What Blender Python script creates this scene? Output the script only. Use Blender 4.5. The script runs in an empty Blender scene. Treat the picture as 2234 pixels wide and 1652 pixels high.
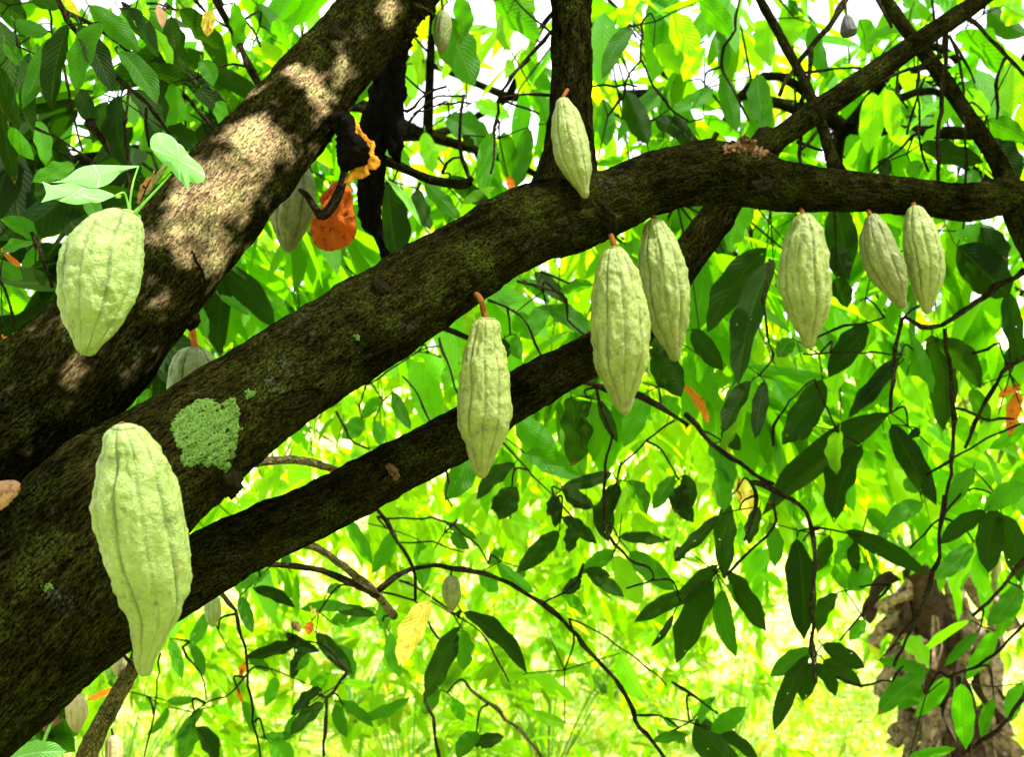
import bpy, math, random
import numpy as np
from mathutils import Vector, Matrix, noise as mn
from mathutils.bvhtree import BVHTree
from mathutils.geometry import tessellate_polygon

R = math.radians
rng = random.Random(11)
nr = np.random.default_rng(5)
scn = bpy.context.scene
col = scn.collection

# ------------------------------------------------------------------ camera
PITCH = R(10); CAM = Vector((0, 0, 1.6)); HF = R(27)
cd = bpy.data.cameras.new('camera'); cam = bpy.data.objects.new('camera', cd); col.objects.link(cam)
cam.location = CAM; cam.rotation_euler = (R(90) + PITCH, 0, 0)
cd.sensor_width = 36; cd.lens = 18 / math.tan(HF); cd.clip_start = .02; cd.clip_end = 600
cd.dof.use_dof = True; cd.dof.focus_distance = 1.2; cd.dof.aperture_fstop = 9.0
scn.camera = cam
F = 1117 / math.tan(HF)
FWD = Vector((0, math.cos(PITCH), math.sin(PITCH))); UP = Vector((0, -math.sin(PITCH), math.cos(PITCH))); RT = Vector((1, 0, 0))

# ------------------------------------------------------------------ light
SUN = Vector((.42, -.27, .88)).normalized()          # towards the sun
w = bpy.data.worlds.new('World'); scn.world = w; w.use_nodes = True
nt = w.node_tree; bg = nt.nodes['Background']
sky = nt.nodes.new('ShaderNodeTexSky'); sky.sky_type = 'NISHITA'; sky.sun_disc = False
sky.sun_elevation = math.asin(SUN.z); sky.sun_rotation = math.atan2(SUN.x, SUN.y)
sky.dust_density = 6; sky.air_density = 1.0
hs = nt.nodes.new('ShaderNodeHueSaturation'); hs.inputs['Saturation'].default_value = .35
nt.links.new(sky.outputs[0], hs.inputs['Color'])
tc = nt.nodes.new('ShaderNodeTexCoord'); cn = nt.nodes.new('ShaderNodeTexNoise'); cn.inputs['Scale'].default_value = 3.0; cn.inputs['Detail'].default_value = 6
mr = nt.nodes.new('ShaderNodeMapRange'); mr.inputs[1].default_value = .34; mr.inputs[2].default_value = .56
mxw = nt.nodes.new('ShaderNodeMixRGB'); mxw.inputs[2].default_value = (7.5, 7.8, 8.2, 1)      # bright cloud veil
nt.links.new(tc.outputs['Generated'], cn.inputs['Vector']); nt.links.new(cn.outputs[0], mr.inputs[0]); nt.links.new(mr.outputs[0], mxw.inputs[0])
nt.links.new(hs.outputs[0], mxw.inputs[1]); nt.links.new(mxw.outputs[0], bg.inputs[0])
bg.inputs[1].default_value = .13
sd = bpy.data.lights.new('sun', 'SUN'); sd.energy = 4.2; sd.angle = R(.5); sd.color = (1, .95, .86)
so = bpy.data.objects.new('sun', sd); col.objects.link(so); so.rotation_euler = SUN.to_track_quat('Z', 'Y').to_euler(); so.location = (0, -5, 12)
scn.view_settings.view_transform = 'Standard'; scn.view_settings.look = 'None'
scn.view_settings.exposure = 1.95; scn.view_settings.gamma = 1
cy = scn.cycles
cy.max_bounces = 8; cy.diffuse_bounces = 4; cy.transmission_bounces = 4; cy.transparent_max_bounces = 6
cy.use_denoising = True

# ------------------------------------------------------------------ helpers
def P(x, y, d):
    """a point d metres in front of the viewpoint in the direction of a spot of the 2234 px wide view"""
    return CAM + (FWD + RT * ((x - 1117) / F) + UP * ((826 - y) / F)) * d

ZO = {1: (0, 0), 2: (733, 0), 3: (1465, 0), 4: (0, 544), 5: (733, 544), 6: (1465, 544), 7: (0, 1080), 8: (733, 1080), 9: (1465, 1080)}
def zc(z, x, y):
    o = ZO[z]; return o[0] + x * .3463, o[1] + y * .3463

def tag(o, label=None, cat=None, group=None, kind=None):
    if label: o['label'] = label
    if cat: o['category'] = cat
    if group: o['group'] = group
    if kind: o['kind'] = kind
    return o

def empty(name, loc=(0, 0, 0)):
    o = bpy.data.objects.new(name, None); col.objects.link(o); o.location = loc; o.empty_display_size = .05
    return o

def mesh(name, V, Fc, m, parent=None, uv=None, vec=None, flt=None, smooth=True):
    """link one mesh object; V are world points, moved into the parent's frame when there is one"""
    V = np.asarray([tuple(v) for v in V] if not isinstance(V, np.ndarray) else V, dtype=np.float64)
    me = bpy.data.meshes.new(name)
    off = np.zeros(3)
    p = parent
    while p is not None:
        off += np.array(p.location); p = p.parent
    V = V - off
    if parent is None or True:
        org = V.mean(axis=0) if len(V) else np.zeros(3)
    V = V - org
    if isinstance(Fc, np.ndarray):
        n = len(Fc); k = Fc.shape[1]
        me.vertices.add(len(V)); me.vertices.foreach_set('co', V.ravel())
        me.loops.add(n * k); me.loops.foreach_set('vertex_index', Fc.ravel().astype(np.int32))
        me.polygons.add(n); me.polygons.foreach_set('loop_start', np.arange(0, n * k, k, dtype=np.int32))
        me.polygons.foreach_set('loop_total', np.full(n, k, dtype=np.int32))
    else:
        me.from_pydata(V.tolist(), [], Fc)
    if smooth: me.polygons.foreach_set('use_smooth', np.ones(len(me.polygons), dtype=bool))
    me.update(calc_edges=True)
    if vec is not None:
        a = me.attributes.new('bc', 'FLOAT_VECTOR', 'POINT'); a.data.foreach_set('vector', np.asarray(vec, dtype=np.float32).ravel())
    if uv is not None:
        a = me.attributes.new('lf', 'FLOAT_VECTOR', 'POINT'); a.data.foreach_set('vector', np.asarray(uv, dtype=np.float32).ravel())
    if flt is not None:
        a = me.attributes.new('amt', 'FLOAT', 'POINT'); a.data.foreach_set('value', np.asarray(flt, dtype=np.float32).ravel())
    me.materials.append(m)
    o = bpy.data.objects.new(name, me); col.objects.link(o); o.location = org
    if parent: o.parent = parent
    return o

# ------------------------------------------------------------------ materials
class NT:
    def __init__(s, name):
        s.m = bpy.data.materials.new(name); s.m.use_nodes = True; s.t = s.m.node_tree
        for n in list(s.t.nodes): s.t.nodes.remove(n)
        s.out = s.n('OutputMaterial')
    def n(s, k, **kw):
        n = s.t.nodes.new('ShaderNode' + k)
        for a, b in kw.items():
            if a in ('operation', 'blend_type', 'data_type', 'attribute_name', 'feature', 'wave_type', 'bands_direction', 'noise_dimensions', 'attribute_type', 'distance'): setattr(n, a, b)
        return n
    def set(s, sock, v):
        if isinstance(v, bpy.types.NodeSocket): s.t.links.new(v, sock)
        elif v is not None: sock.default_value = v
    def math(s, op, a, b=None, clamp=False):
        n = s.n('Math', operation=op); n.use_clamp = clamp
        s.set(n.inputs[0], a)
        if b is not None: s.set(n.inputs[1], b)
        return n.outputs[0]
    def mix(s, f, a, b, bt='MIX'):
        n = s.n('MixRGB', blend_type=bt); s.set(n.inputs[0], f)
        s.set(n.inputs[1], (*a, 1) if isinstance(a, tuple) else a); s.set(n.inputs[2], (*b, 1) if isinstance(b, tuple) else b)
        return n.outputs[0]
    def ramp(s, f, a, b, lo=0., hi=1.):
        n = s.n('MapRange'); s.set(n.inputs[0], f); n.inputs[1].default_value = a; n.inputs[2].default_value = b
        n.inputs[3].default_value = lo; n.inputs[4].default_value = hi; n.clamp = True
        return n.outputs[0]
    def noise(s, vec, scale, detail=4, rough=.6, col=False):
        n = s.n('TexNoise'); s.set(n.inputs['Vector'], vec); n.inputs['Scale'].default_value = scale
        n.inputs['Detail'].default_value = detail; n.inputs['Roughness'].default_value = rough
        return n.outputs[1 if col else 0]
    def attr(s, name, fac=False):
        n = s.n('Attribute', attribute_name=name); return n.outputs['Fac' if fac else 'Vector']
    def scale(s, v, x, y, z):
        n = s.n('VectorMath', operation='MULTIPLY'); s.set(n.inputs[0], v); n.inputs[1].default_value = (x, y, z); return n.outputs[0]
    def bump(s, h, st, dist=.002):
        n = s.n('Bump'); n.inputs['Strength'].default_value = st; n.inputs['Distance'].default_value = dist; s.set(n.inputs['Height'], h); return n.outputs[0]
    def bsdf(s, c, rough=.6, normal=None, spec=.3):
        n = s.n('BsdfPrincipled'); s.set(n.inputs['Base Color'], (*c, 1) if isinstance(c, tuple) else c)
        s.set(n.inputs['Roughness'], rough); n.inputs['Specular IOR Level'].default_value = spec
        if normal is not None: s.set(n.inputs['Normal'], normal)
        return n
    def done(s, sh): s.t.links.new(sh, s.out.inputs[0]); return s.m

def bark_mat(name, dark, mid, pale, moss=.5):
    t = NT(name); bc = t.attr('bc'); st = t.attr('amt', True)
    g = t.scale(bc, 1, 1, .22)
    big = t.noise(bc, 9, 5, .65); fib = t.noise(g, 300, 4, .75); fine = t.noise(bc, 420, 3, .7); med = t.noise(g, 70, 5, .7)
    c = t.mix(t.ramp(big, .35, .65), dark, mid)
    c = t.mix(t.ramp(med, .45, .7, 0, .7), c, tuple(min(1, v * 2.1) for v in mid))
    c = t.mix(t.ramp(fib, .56, .36, 0, .85), c, tuple(v * .25 for v in dark))
    ms = t.noise(bc, 16, 5, .7); ms2 = t.noise(bc, 300, 2, .5)
    c = t.mix(t.math('MULTIPLY', t.ramp(ms, .5, .66), t.ramp(ms2, .4, .6, 0, moss)), c, (.025, .037, .004))
    bl = t.noise(bc, 21, 4, .7)
    c = t.mix(t.math('MULTIPLY', t.ramp(bl, .58, .68), t.ramp(ms2, .48, .6, 0, .3)), c, (.03, .036, .034))
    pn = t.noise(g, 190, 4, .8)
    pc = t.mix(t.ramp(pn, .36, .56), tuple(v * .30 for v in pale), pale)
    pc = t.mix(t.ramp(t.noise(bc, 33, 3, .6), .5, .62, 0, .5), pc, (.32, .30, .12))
    c = t.mix(t.math('MULTIPLY', st, .95, True), c, pc)  # amt blends in the pale tone: painted sunlight on the upper limb
    spk = t.noise(t.scale(bc, 1, 1, .45), 380, 3, .8)
    vm = t.n('VectorMath', operation='SCALE'); t.set(vm.inputs[0], c); t.set(vm.inputs['Scale'], t.ramp(spk, .36, .64, .05, 2.4)); c = vm.outputs[0]
    h = t.math('ADD', t.math('MULTIPLY', fib, 1.0), t.math('MULTIPLY', fine, .5)); h = t.math('ADD', h, t.math('MULTIPLY', med, 1.2))
    b = t.bsdf(c, .88, t.bump(h, 1.0, .008), .0)
    return t.done(b.outputs[0])
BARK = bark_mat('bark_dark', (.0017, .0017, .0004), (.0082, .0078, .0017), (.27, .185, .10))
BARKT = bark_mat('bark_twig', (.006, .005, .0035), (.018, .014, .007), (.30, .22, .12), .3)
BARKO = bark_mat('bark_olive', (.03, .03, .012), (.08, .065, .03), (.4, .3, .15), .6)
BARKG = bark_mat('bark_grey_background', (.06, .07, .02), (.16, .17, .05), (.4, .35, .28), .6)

def leaf_mat(name, top, trans, tmix=.45, rough=.45, holes=False, spots=None, vein=(.16, .26, .04), spec=.10):
    t = NT(name); lf = t.attr('lf'); tint = t.attr('amt', True)
    sep = t.n('SeparateXYZ'); t.set(sep.inputs[0], lf); u, v, sd_ = sep.outputs
    av = t.math('ABSOLUTE', v)
    mid = t.ramp(av, .035, .085, 1, 0)
    ph = t.math('SUBTRACT', t.math('MULTIPLY', u, 13.0), t.math('MULTIPLY', av, 3.2))
    fr = t.math('ABSOLUTE', t.math('SUBTRACT', t.math('FRACT', ph), .5))
    sv = t.ramp(fr, .0, .10, 1, 0)
    ve = t.math('MAXIMUM', mid, t.math('MULTIPLY', sv, .45))
    oc = t.n('TexCoord').outputs['Object']
    no = t.noise(oc, 30, 3, .6)
    sc_ = t.math('ADD', .55, t.math('MULTIPLY', tint, .9))
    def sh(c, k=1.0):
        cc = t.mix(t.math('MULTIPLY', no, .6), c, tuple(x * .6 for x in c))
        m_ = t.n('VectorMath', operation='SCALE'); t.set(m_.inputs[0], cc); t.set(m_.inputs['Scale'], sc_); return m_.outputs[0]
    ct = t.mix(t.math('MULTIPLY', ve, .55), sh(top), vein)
    cb = t.mix(t.math('MULTIPLY', ve, .5), sh(trans), tuple(x * .55 for x in trans))
    # old leaves turn yellow here and there
    yl = t.ramp(tint, .93, .97)
    cb = t.mix(yl, cb, (.75, .62, .03)); ct = t.mix(yl, ct, (.38, .30, .03))
    if holes:
        eb = t.math('ADD', t.math('MAXIMUM', av, t.math('MULTIPLY', u, 1.02)), t.math('MULTIPLY', t.math('SUBTRACT', no, .5), .9))
        em = t.math('MULTIPLY', t.ramp(eb, 1.06, 1.12), t.ramp(t.noise(oc, 6, 2, .5), .5, .56))
        ct = t.mix(em, ct, (.10, .05, .015)); cb = t.mix(em, cb, (.12, .05, .01))
    if spots:
        s_ = t.ramp(t.noise(oc, 90, 4, .7), .54, .66)
        ct = t.mix(s_, ct, spots); cb = t.mix(s_, cb, spots)
    bp = t.bump(t.math('ADD', t.math('MULTIPLY', fr, 1.0), t.math('MULTIPLY', ve, -.6)), .5, .003)
    b = t.bsdf(ct, rough, bp, spec)
    tr = t.n('BsdfTranslucent'); t.set(tr.inputs[0], cb); t.set(tr.inputs['Normal'], bp)
    mx = t.n('MixShader'); mx.inputs[0].default_value = tmix; t.t.links.new(b.outputs[0], mx.inputs[1]); t.t.links.new(tr.outputs[0], mx.inputs[2])
    o = mx.outputs[0]
    if holes:
        vo = t.n('TexVoronoi'); wv = t.n('VectorMath', operation='ADD'); t.set(wv.inputs[0], oc); t.set(wv.inputs[1], t.scale(t.noise(oc, 90, 2, .5, True), .014, .014, .014)); t.set(vo.inputs['Vector'], wv.outputs[0]); vo.inputs['Scale'].default_value = 38
        hm = t.math('MULTIPLY', t.ramp(vo.outputs[0], .085, .08), t.ramp(t.noise(oc, 14, 2, .5), .56, .57))
        tp = t.n('BsdfTransparent'); m2 = t.n('MixShader'); t.set(m2.inputs[0], hm); t.t.links.new(o, m2.inputs[1]); t.t.links.new(tp.outputs[0], m2.inputs[2]); o = m2.outputs[0]
    return t.done(o)
LEAF_D = leaf_mat('leaf_mature_shaded', (.0065, .020, .0002), (.020, .080, .0004), .35, .6, True, vein=(.024, .055, .002), spec=.04)  # mature green, darkened further so canopy shade sits in the leaf colour
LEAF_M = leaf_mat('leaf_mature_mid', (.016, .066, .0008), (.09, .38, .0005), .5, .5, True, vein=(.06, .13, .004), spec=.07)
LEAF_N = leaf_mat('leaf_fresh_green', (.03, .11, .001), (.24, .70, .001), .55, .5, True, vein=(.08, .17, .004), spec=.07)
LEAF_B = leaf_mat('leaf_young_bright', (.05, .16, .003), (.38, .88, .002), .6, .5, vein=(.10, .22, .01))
LEAF_Y = leaf_mat('leaf_yellow', (.50, .44, .05), (.80, .66, .04), .4, .5, True, (.32, .10, .02), vein=(.45, .40, .12))
LEAF_O = leaf_mat('leaf_orange', (.36, .085, .006), (.75, .24, .008), .5, .8, False, (.06, .015, .004), vein=(.25, .07, .01))
LEAF_R = leaf_mat('leaf_brown', (.30, .17, .08), (.45, .20, .06), .3, .7, False, (.10, .05, .02), vein=(.2, .1, .05))
LEAF_H = leaf_mat('vine_leaf_pale', (.11, .30, .07), (.22, .6, .05), .35, .3, vein=(.5, .72, .4))
LEAF_F = leaf_mat('leaf_background', (.09, .22, .002), (.58, .97, .002), .62, .6, vein=(.12, .26, .01))
GRASS = leaf_mat('grass_blades', (.36, .50, .03), (.70, .92, .04), .45, .7, vein=(.5, .6, .1))

def pod_mat(name, a, b, furrow, tip, spot=(.16, .09, .03)):
    t = NT(name); bc = t.attr('bc'); fu = t.attr('amt', True)
    sep = t.n('SeparateXYZ'); t.set(sep.inputs[0], bc)
    n1 = t.noise(bc, 38, 5, .65); n2 = t.noise(bc, 180, 4, .7); n3 = t.noise(bc, 620, 2, .6)
    c = t.mix(t.ramp(n1, .36, .64), a, b)
    c = t.mix(t.ramp(n2, .42, .66, 0, .75), c, tip)
    lf = t.attr('lf'); sp = t.n('SeparateXYZ'); t.set(sp.inputs[0], lf)
    c = t.mix(t.ramp(t.math('ADD', sp.outputs[0], t.math('MULTIPLY', n1, .6)), .72, 1.25, 0, .9), c, tip)
    c = t.mix(t.math('MULTIPLY', sp.outputs[2], .38), c, tuple(v * k for v, k in zip(b, (1.0, .88, .6))))
    c = t.mix(t.ramp(t.noise(bc, 60, 6, .75), .55, .68, 0, .7), c, furrow)
    c = t.mix(t.math('MULTIPLY', fu, .9), c, furrow)
    vo = t.n('TexVoronoi'); t.set(vo.inputs['Vector'], bc); vo.inputs['Scale'].default_value = 95
    c = t.mix(t.math('MULTIPLY', t.ramp(vo.outputs[0], .13, .07), t.ramp(t.noise(bc, 24, 2, .5), .50, .56)), c, spot)
    c = t.mix(t.ramp(n3, .6, .75, 0, .35), c, tip)
    h = t.math('ADD', t.math('MULTIPLY', n2, 1.), t.math('MULTIPLY', n3, .35))
    bs = t.bsdf(c, .5, t.bump(h, 1.0, .0030), .3)
    bs.inputs['Subsurface Weight'].default_value = .12; bs.inputs['Subsurface Radius'].default_value = (.004, .006, .002); bs.inputs['Subsurface Scale'].default_value = 1
    return t.done(bs.outputs[0])
POD_A = pod_mat('pod_pale_green', (.18, .24, .075), (.11, .165, .036), (.025, .04, .006), (.095, .135, .018))
POD_B = pod_mat('pod_yellow_green', (.18, .23, .055), (.12, .165, .028), (.022, .03, .004), (.075, .085, .011))
POD_C = pod_mat('pod_olive', (.13, .165, .035), (.085, .11, .02), (.015, .02, .004), (.045, .045, .007))
POD_P = pod_mat('pod_pinkish', (.32, .34, .16), (.28, .28, .14), (.28, .09, .06), (.24, .18, .09))
POD_K = pod_mat('pod_black', (.02, .025, .015), (.015, .015, .01), (.01, .01, .01), (.01, .01, .008))

def plain(name, c, rough=.8, nsc=60, dark=.4, st=.5):
    t = NT(name); oc = t.n('TexCoord').outputs['Object']; n = t.noise(oc, nsc, 5, .7)
    cc = t.mix(t.ramp(n, .35, .65), tuple(v * dark for v in c), c)
    return t.done(t.bsdf(cc, rough, t.bump(n, st, .004), .01).outputs[0])
STALK = plain('stalk_reddish', (.17, .065, .016), .8, 300, .3, .9)
STALKO = plain('stalk_orange', (.45, .13, .03), .7, 200)
STALKB = plain('stalk_brown', (.06, .04, .014), .8, 200)
BLACK = plain('rotten_black', (.0035, .003, .002), .95, 60, .3, 1.0)
CREAM = plain('fungus_orange_edge', (.50, .20, .02), .8, 90, .35, 1.0)
LICHEN = plain('lichen_pale_green', (.060, .120, .020), .95, 300, .35, 1.0)
CRUST = plain('broken_bark_tan', (.12, .07, .03), .9, 140, .15, 1.0)
KNOT = plain('knot_dark', (.007, .006, .002), .95, 120, .3, 1.0)
VINE = plain('vine_stem_green', (.14, .34, .05), .5, 80, .7)
DRYB = plain('dry_banana_leaf', (.34, .235, .165), .85, 30, .08, .8)
DRYD = plain('dry_banana_stem_dark', (.06, .035, .025), .9, 30, .3, .8)

# ------------------------------------------------------------------ tubes
def catmull(pts, n):
    pts = np.asarray(pts, float); k = len(pts)
    if k == 2:
        t = np.linspace(0, 1, n)[:, None]; return pts[0] * (1 - t) + pts[1] * t
    e = np.vstack([2 * pts[0] - pts[1], pts, 2 * pts[-1] - pts[-2]])
    seg = np.linalg.norm(np.diff(pts[:, :3], axis=0), axis=1); cum = np.r_[0, np.cumsum(seg)]
    out = []
    for s in np.linspace(0, cum[-1], n):
        i = min(max(np.searchsorted(cum, s) - 1, 0), k - 2); t = (s - cum[i]) / max(seg[i], 1e-9)
        p0, p1, p2, p3 = e[i], e[i + 1], e[i + 2], e[i + 3]
        out.append(.5 * (2 * p1 + (p2 - p0) * t + (2 * p0 - 5 * p1 + 4 * p2 - p3) * t * t + (3 * p1 - p0 - 3 * p2 + p3) * t ** 3))
    return np.array(out)

def tube_arrays(path, sides=10, rough=0., seed=0, step=None, lump=.08):
    """path rows are x y z r; returns verts, quads, bark coordinates"""
    path = np.asarray(path, float)
    L = np.linalg.norm(np.diff(path[:, :3], axis=0), axis=1).sum()
    n = max(4, int(L / (step or max(.012, path[:, 3].mean() * .8))))
    c = catmull(path, n); c[:, 3] = np.maximum(c[:, 3], .0004)
    T = np.gradient(c[:, :3], axis=0); T /= np.linalg.norm(T, axis=1)[:, None] + 1e-12
    N = np.cross(T[0], (0, 0, 1.)); 
    if np.linalg.norm(N) < .1: N = np.cross(T[0], (1., 0, 0))
    N /= np.linalg.norm(N)
    s = np.r_[0, np.cumsum(np.linalg.norm(np.diff(c[:, :3], axis=0), axis=1))]
    V = []; B = []; th = np.arange(sides) * 2 * math.pi / sides; ct = np.cos(th); sn = np.sin(th)
    for i in range(n):
        N = N - T[i] * N.dot(T[i]); N /= np.linalg.norm(N); b = np.cross(T[i], N); r = c[i, 3]
        bcx = np.stack([ct * r + seed * .7, sn * r, np.full(sides, s[i])], 1)
        rr = np.full(sides, r)
        if rough > 0:
            for j in range(sides):
                q = Vector(bcx[j])
                rr[j] = r * (1 + lump * mn.noise(q * 14) + lump * .6 * mn.noise(q * 38)) + rough * (mn.noise(Vector((q.x * 260, q.y * 260, q.z * 60))) + .8 * mn.noise(Vector((q.x * 90, q.y * 90, q.z * 32))))
        V.append(c[i, :3] + (N * (ct * rr)[:, None] + b * (sn * rr)[:, None])); B.append(bcx)
    V = np.concatenate(V); B = np.concatenate(B)
    i = np.arange(n - 1)[:, None] * sides; j = np.arange(sides)[None]; j2 = (j + 1) % sides
    Q = np.stack([i + j, i + j2, i + sides + j2, i + sides + j], -1).reshape(-1, 4)
    caps = np.array([[0] * 4, [0] * 4])
    V = np.vstack([V, c[0, :3], c[-1, :3] + T[-1] * c[-1, 3] * .4]); B = np.vstack([B, B[0], B[-1]])
    a, z = len(V) - 2, len(V) - 1; base = (n - 1) * sides; jj = np.arange(sides); k2 = (jj + 1) % sides
    half = jj[::2]
    Q = np.vstack([Q, np.stack([np.full(len(half), a), (half + 2) % sides, half + 1, half], -1),
                   np.stack([np.full(len(half), z), base + half, base + half + 1, base + (half + 2) % sides], -1)])
    return V, Q, B, c

def tube(name, path, m, parent=None, sides=8, rough=0., seed=0, step=None, lump=.08, painted_sun=None):
    sides += sides % 2
    V, Q, B, c = tube_arrays(path, sides, rough, seed, step, lump)
    fl = np.zeros(len(V)) if painted_sun is None else painted_sun(V)
    return mesh(name, V, Q, m, parent, vec=B, flt=fl)

def px_path(pts, d0=None, d1=None):
    """rows (x, y, r) or (x, y, r, d) in view pixels -> world rows"""
    out = []
    for i, p in enumerate(pts):
        d = p[3] if len(p) > 3 else d0 + (d1 - d0) * i / max(1, len(pts) - 1)
        q = P(p[0], p[1], d); out.append((*q, p[2] * d / F))
    return out

# ------------------------------------------------------------------ the leaning cacao tree: limbs
tree_base = Vector((-1.15, .95, 0))
tree = empty('cacao_tree', tree_base)
tag(tree, 'leaning cacao tree with dark rough limbs spreading across the foreground and pods on its bark', 'tree')

A_ = [(-560, 1560, 185, 1.32), (-300, 1290, 172, 1.3), (-60, 1020, 158, 1.27), (100, 868, 143, 1.27), (195, 775, 134, 1.28), (333, 608, 118, 1.33), (505, 405, 107, 1.40),
      (627, 267, 96, 1.46), (753, 113, 82, 1.53), (850, 0, 80, 1.58), (940, -110, 80, 1.64), (1060, -330, 74, 1.75), (1180, -640, 60, 1.9)]
B_ = [(-560, 1900, 250, 1.18), (-330, 1660, 235, 1.14), (-120, 1470, 215, 1.12), (50, 1312, 196, 1.13), (250, 1102, 163, 1.16), (461, 936, 123, 1.24), (600, 838, 112, 1.3), (752, 740, 105, 1.37), (900, 645, 97, 1.44),
      (1044, 555, 89, 1.51), (1160, 490, 87, 1.57), (1250, 466, 84, 1.62), (1330, 442, 72, 1.66), (1400, 412, 68, 1.69), (1480, 384, 67, 1.72), (1560, 377, 68, 1.76), (1640, 392, 62, 1.79), (1720, 408, 54, 1.83), (1850, 418, 43, 1.88), (2000, 430, 39, 1.93),
      (2110, 442, 41, 1.97), (2200, 430, 38, 2.0), (2330, 455, 36, 2.05), (2600, 480, 30, 2.1)]
C_ = [(-330, 1690, 190, 1.22), (-120, 1560, 165, 1.22), (60, 1430, 140, 1.24), (200, 1345, 112, 1.27), (330, 1285, 88, 1.32), (430, 1240, 76, 1.36), (560, 1172, 67, 1.43), (700, 1108, 61, 1.5), (850, 1030, 58, 1.58), (1000, 950, 55, 1.66), (1130, 862, 52, 1.74),
      (1290, 775, 46, 1.82), (1400, 705, 42, 1.88), (1500, 560, 40, 1.93), (1565, 472, 37, 1.95), (1610, 400, 36, 1.96), (1680, 300, 32, 2.0)]
E_ = [(1225, 520, 92, 1.66), (1232, 440, 86, 1.66), (1238, 360, 63, 1.66), (1243, 290, 51, 1.67), (1246, 200, 46, 1.68), (1247, 90, 44, 1.7), (1247, -60, 44, 1.74), (1250, -500, 40, 1.8)]

def painted_sun_A(V):  # sunlight patches painted into the bark colour as soft-edged blobs
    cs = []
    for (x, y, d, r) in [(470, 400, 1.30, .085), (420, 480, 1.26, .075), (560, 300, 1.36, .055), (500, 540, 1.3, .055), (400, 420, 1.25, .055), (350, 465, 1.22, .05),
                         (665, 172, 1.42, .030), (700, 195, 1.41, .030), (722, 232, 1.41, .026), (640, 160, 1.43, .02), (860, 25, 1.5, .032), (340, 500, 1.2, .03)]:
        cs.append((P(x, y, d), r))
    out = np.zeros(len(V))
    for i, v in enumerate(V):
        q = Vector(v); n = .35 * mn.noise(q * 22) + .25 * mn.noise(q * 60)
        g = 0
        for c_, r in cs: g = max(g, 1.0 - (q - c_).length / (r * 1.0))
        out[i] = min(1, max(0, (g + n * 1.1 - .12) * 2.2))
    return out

def limb(path, seed, painted_sun=None, sides=150, step=.007, rough=.0024, lump=.07):
    return tube('limb', px_path(path), BARK, tree, sides, rough, seed, step, lump, painted_sun)
limbA = limb(A_, 1, painted_sun_A)
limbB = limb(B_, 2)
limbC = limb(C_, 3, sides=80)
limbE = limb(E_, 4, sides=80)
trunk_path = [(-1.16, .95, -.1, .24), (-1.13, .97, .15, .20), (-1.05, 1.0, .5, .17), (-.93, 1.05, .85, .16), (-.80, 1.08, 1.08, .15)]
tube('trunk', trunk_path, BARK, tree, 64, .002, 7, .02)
tag(limbA, 'upper limb with sun patches painted into its bark colour'); tag(limbB, 'thick middle limb bending level to the right'); tag(limbC, 'slimmer lower limb'); tag(limbE, 'upright limb')

dg = bpy.context.evaluated_depsgraph_get()
def bvh(o):
    me = o.data; off = Vector(o.location)
    p = o.parent
    while p is not None: off = off + Vector(p.location); p = p.parent
    return BVHTree.FromPolygons([tuple(v.co + off) for v in me.vertices], [tuple(p.vertices) for p in me.polygons])
bA, bB, bC, bE = bvh(limbA), bvh(limbB), bvh(limbC), bvh(limbE)
def hit(b, x, y):
    d = (P(x, y, 1) - CAM).normalized(); h = b.ray_cast(CAM, d); return (h[0], h[1]) if h[0] else (None, None)

def blob(name, c, nrm, r, flat, m, parent, seed=0, amp=.35, n=18, stretch=(1, 1), xdir=None, freq=2.2):
    """rough lump sitting on a surface"""
    z = Vector(nrm); x = (xdir or Vector((.8, 0, .5))); x = (x - z * x.dot(z)).normalized(); y = z.cross(x)
    V = []; Fc = []
    for i in range(n + 1):
        ph = math.pi * i / n
        for j in range(2 * n):
            th = math.pi * j / n
            q = Vector((math.sin(ph) * math.cos(th), math.sin(ph) * math.sin(th), math.cos(ph)))
            k = 1 + amp * mn.noise(q * freq + Vector((seed * 3.1, 0, 0))) + amp * .6 * mn.noise(q * freq * 3 + Vector((0, seed, 0)))
            V.append(c + (x * q.x * stretch[0] + y * q.y * stretch[1]) * r * k + z * q.z * r * flat * k)
    for i in range(n):
        for j in range(2 * n):
            j2 = (j + 1) % (2 * n); Fc.append((i * 2 * n + j, i * 2 * n + j2, (i + 1) * 2 * n + j2, (i + 1) * 2 * n + j))
    return mesh(name, V, Fc, m, parent, vec=np.array([tuple(Vector(v) - c) for v in V]), flt=np.zeros(len(V)))

LD = Vector((.82, 0, .5))
def knot(b, par, x, y, rpx, flat, m=KNOT, amp=.35, st=(1, 1), seed=0):
    h, n = hit(b, x, y)
    if h is None: return
    d = (h - CAM).dot(FWD); blob('knot', h - n * rpx * d / F * .15, n, rpx * d / F, flat, m, par, seed, amp, 16, st, LD)
knot(bB, limbB, 832, 628, 20, .5, seed=1); knot(bA, limbA, 733, 72, 16, .35, seed=2)
knot(bC, limbC, 857, 1030, 17, .8, CRUST, .5, (.6, 1.2), 3); knot(bB, limbB, 1038, 610, 16, .6, seed=4)
knot(bB, limbB, 1060, 640, 10, .8, seed=5); knot(bB, limbB, 1190, 545, 12, .6, seed=6); knot(bB, limbB, 1390, 470, 10, .8, seed=8)
knot(bB, limbB, 1320, 470, 26, .7, KNOT, .5, (.7, 1.5), 9); knot(bB, limbB, 1670, 400, 20, .5, KNOT, .7, (2.4, .8), 10)
knot(bA, limbA, 420, 700, 20, .7, seed=12); knot(bA, limbA, 240, 905, 14, .6, seed=13)
knot(bB, limbB, 500, 1055, 34, .9, KNOT, .4, (1, 1.1), 14); knot(bA, limbA, 610, 430, 13, .7, seed=15)
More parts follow.
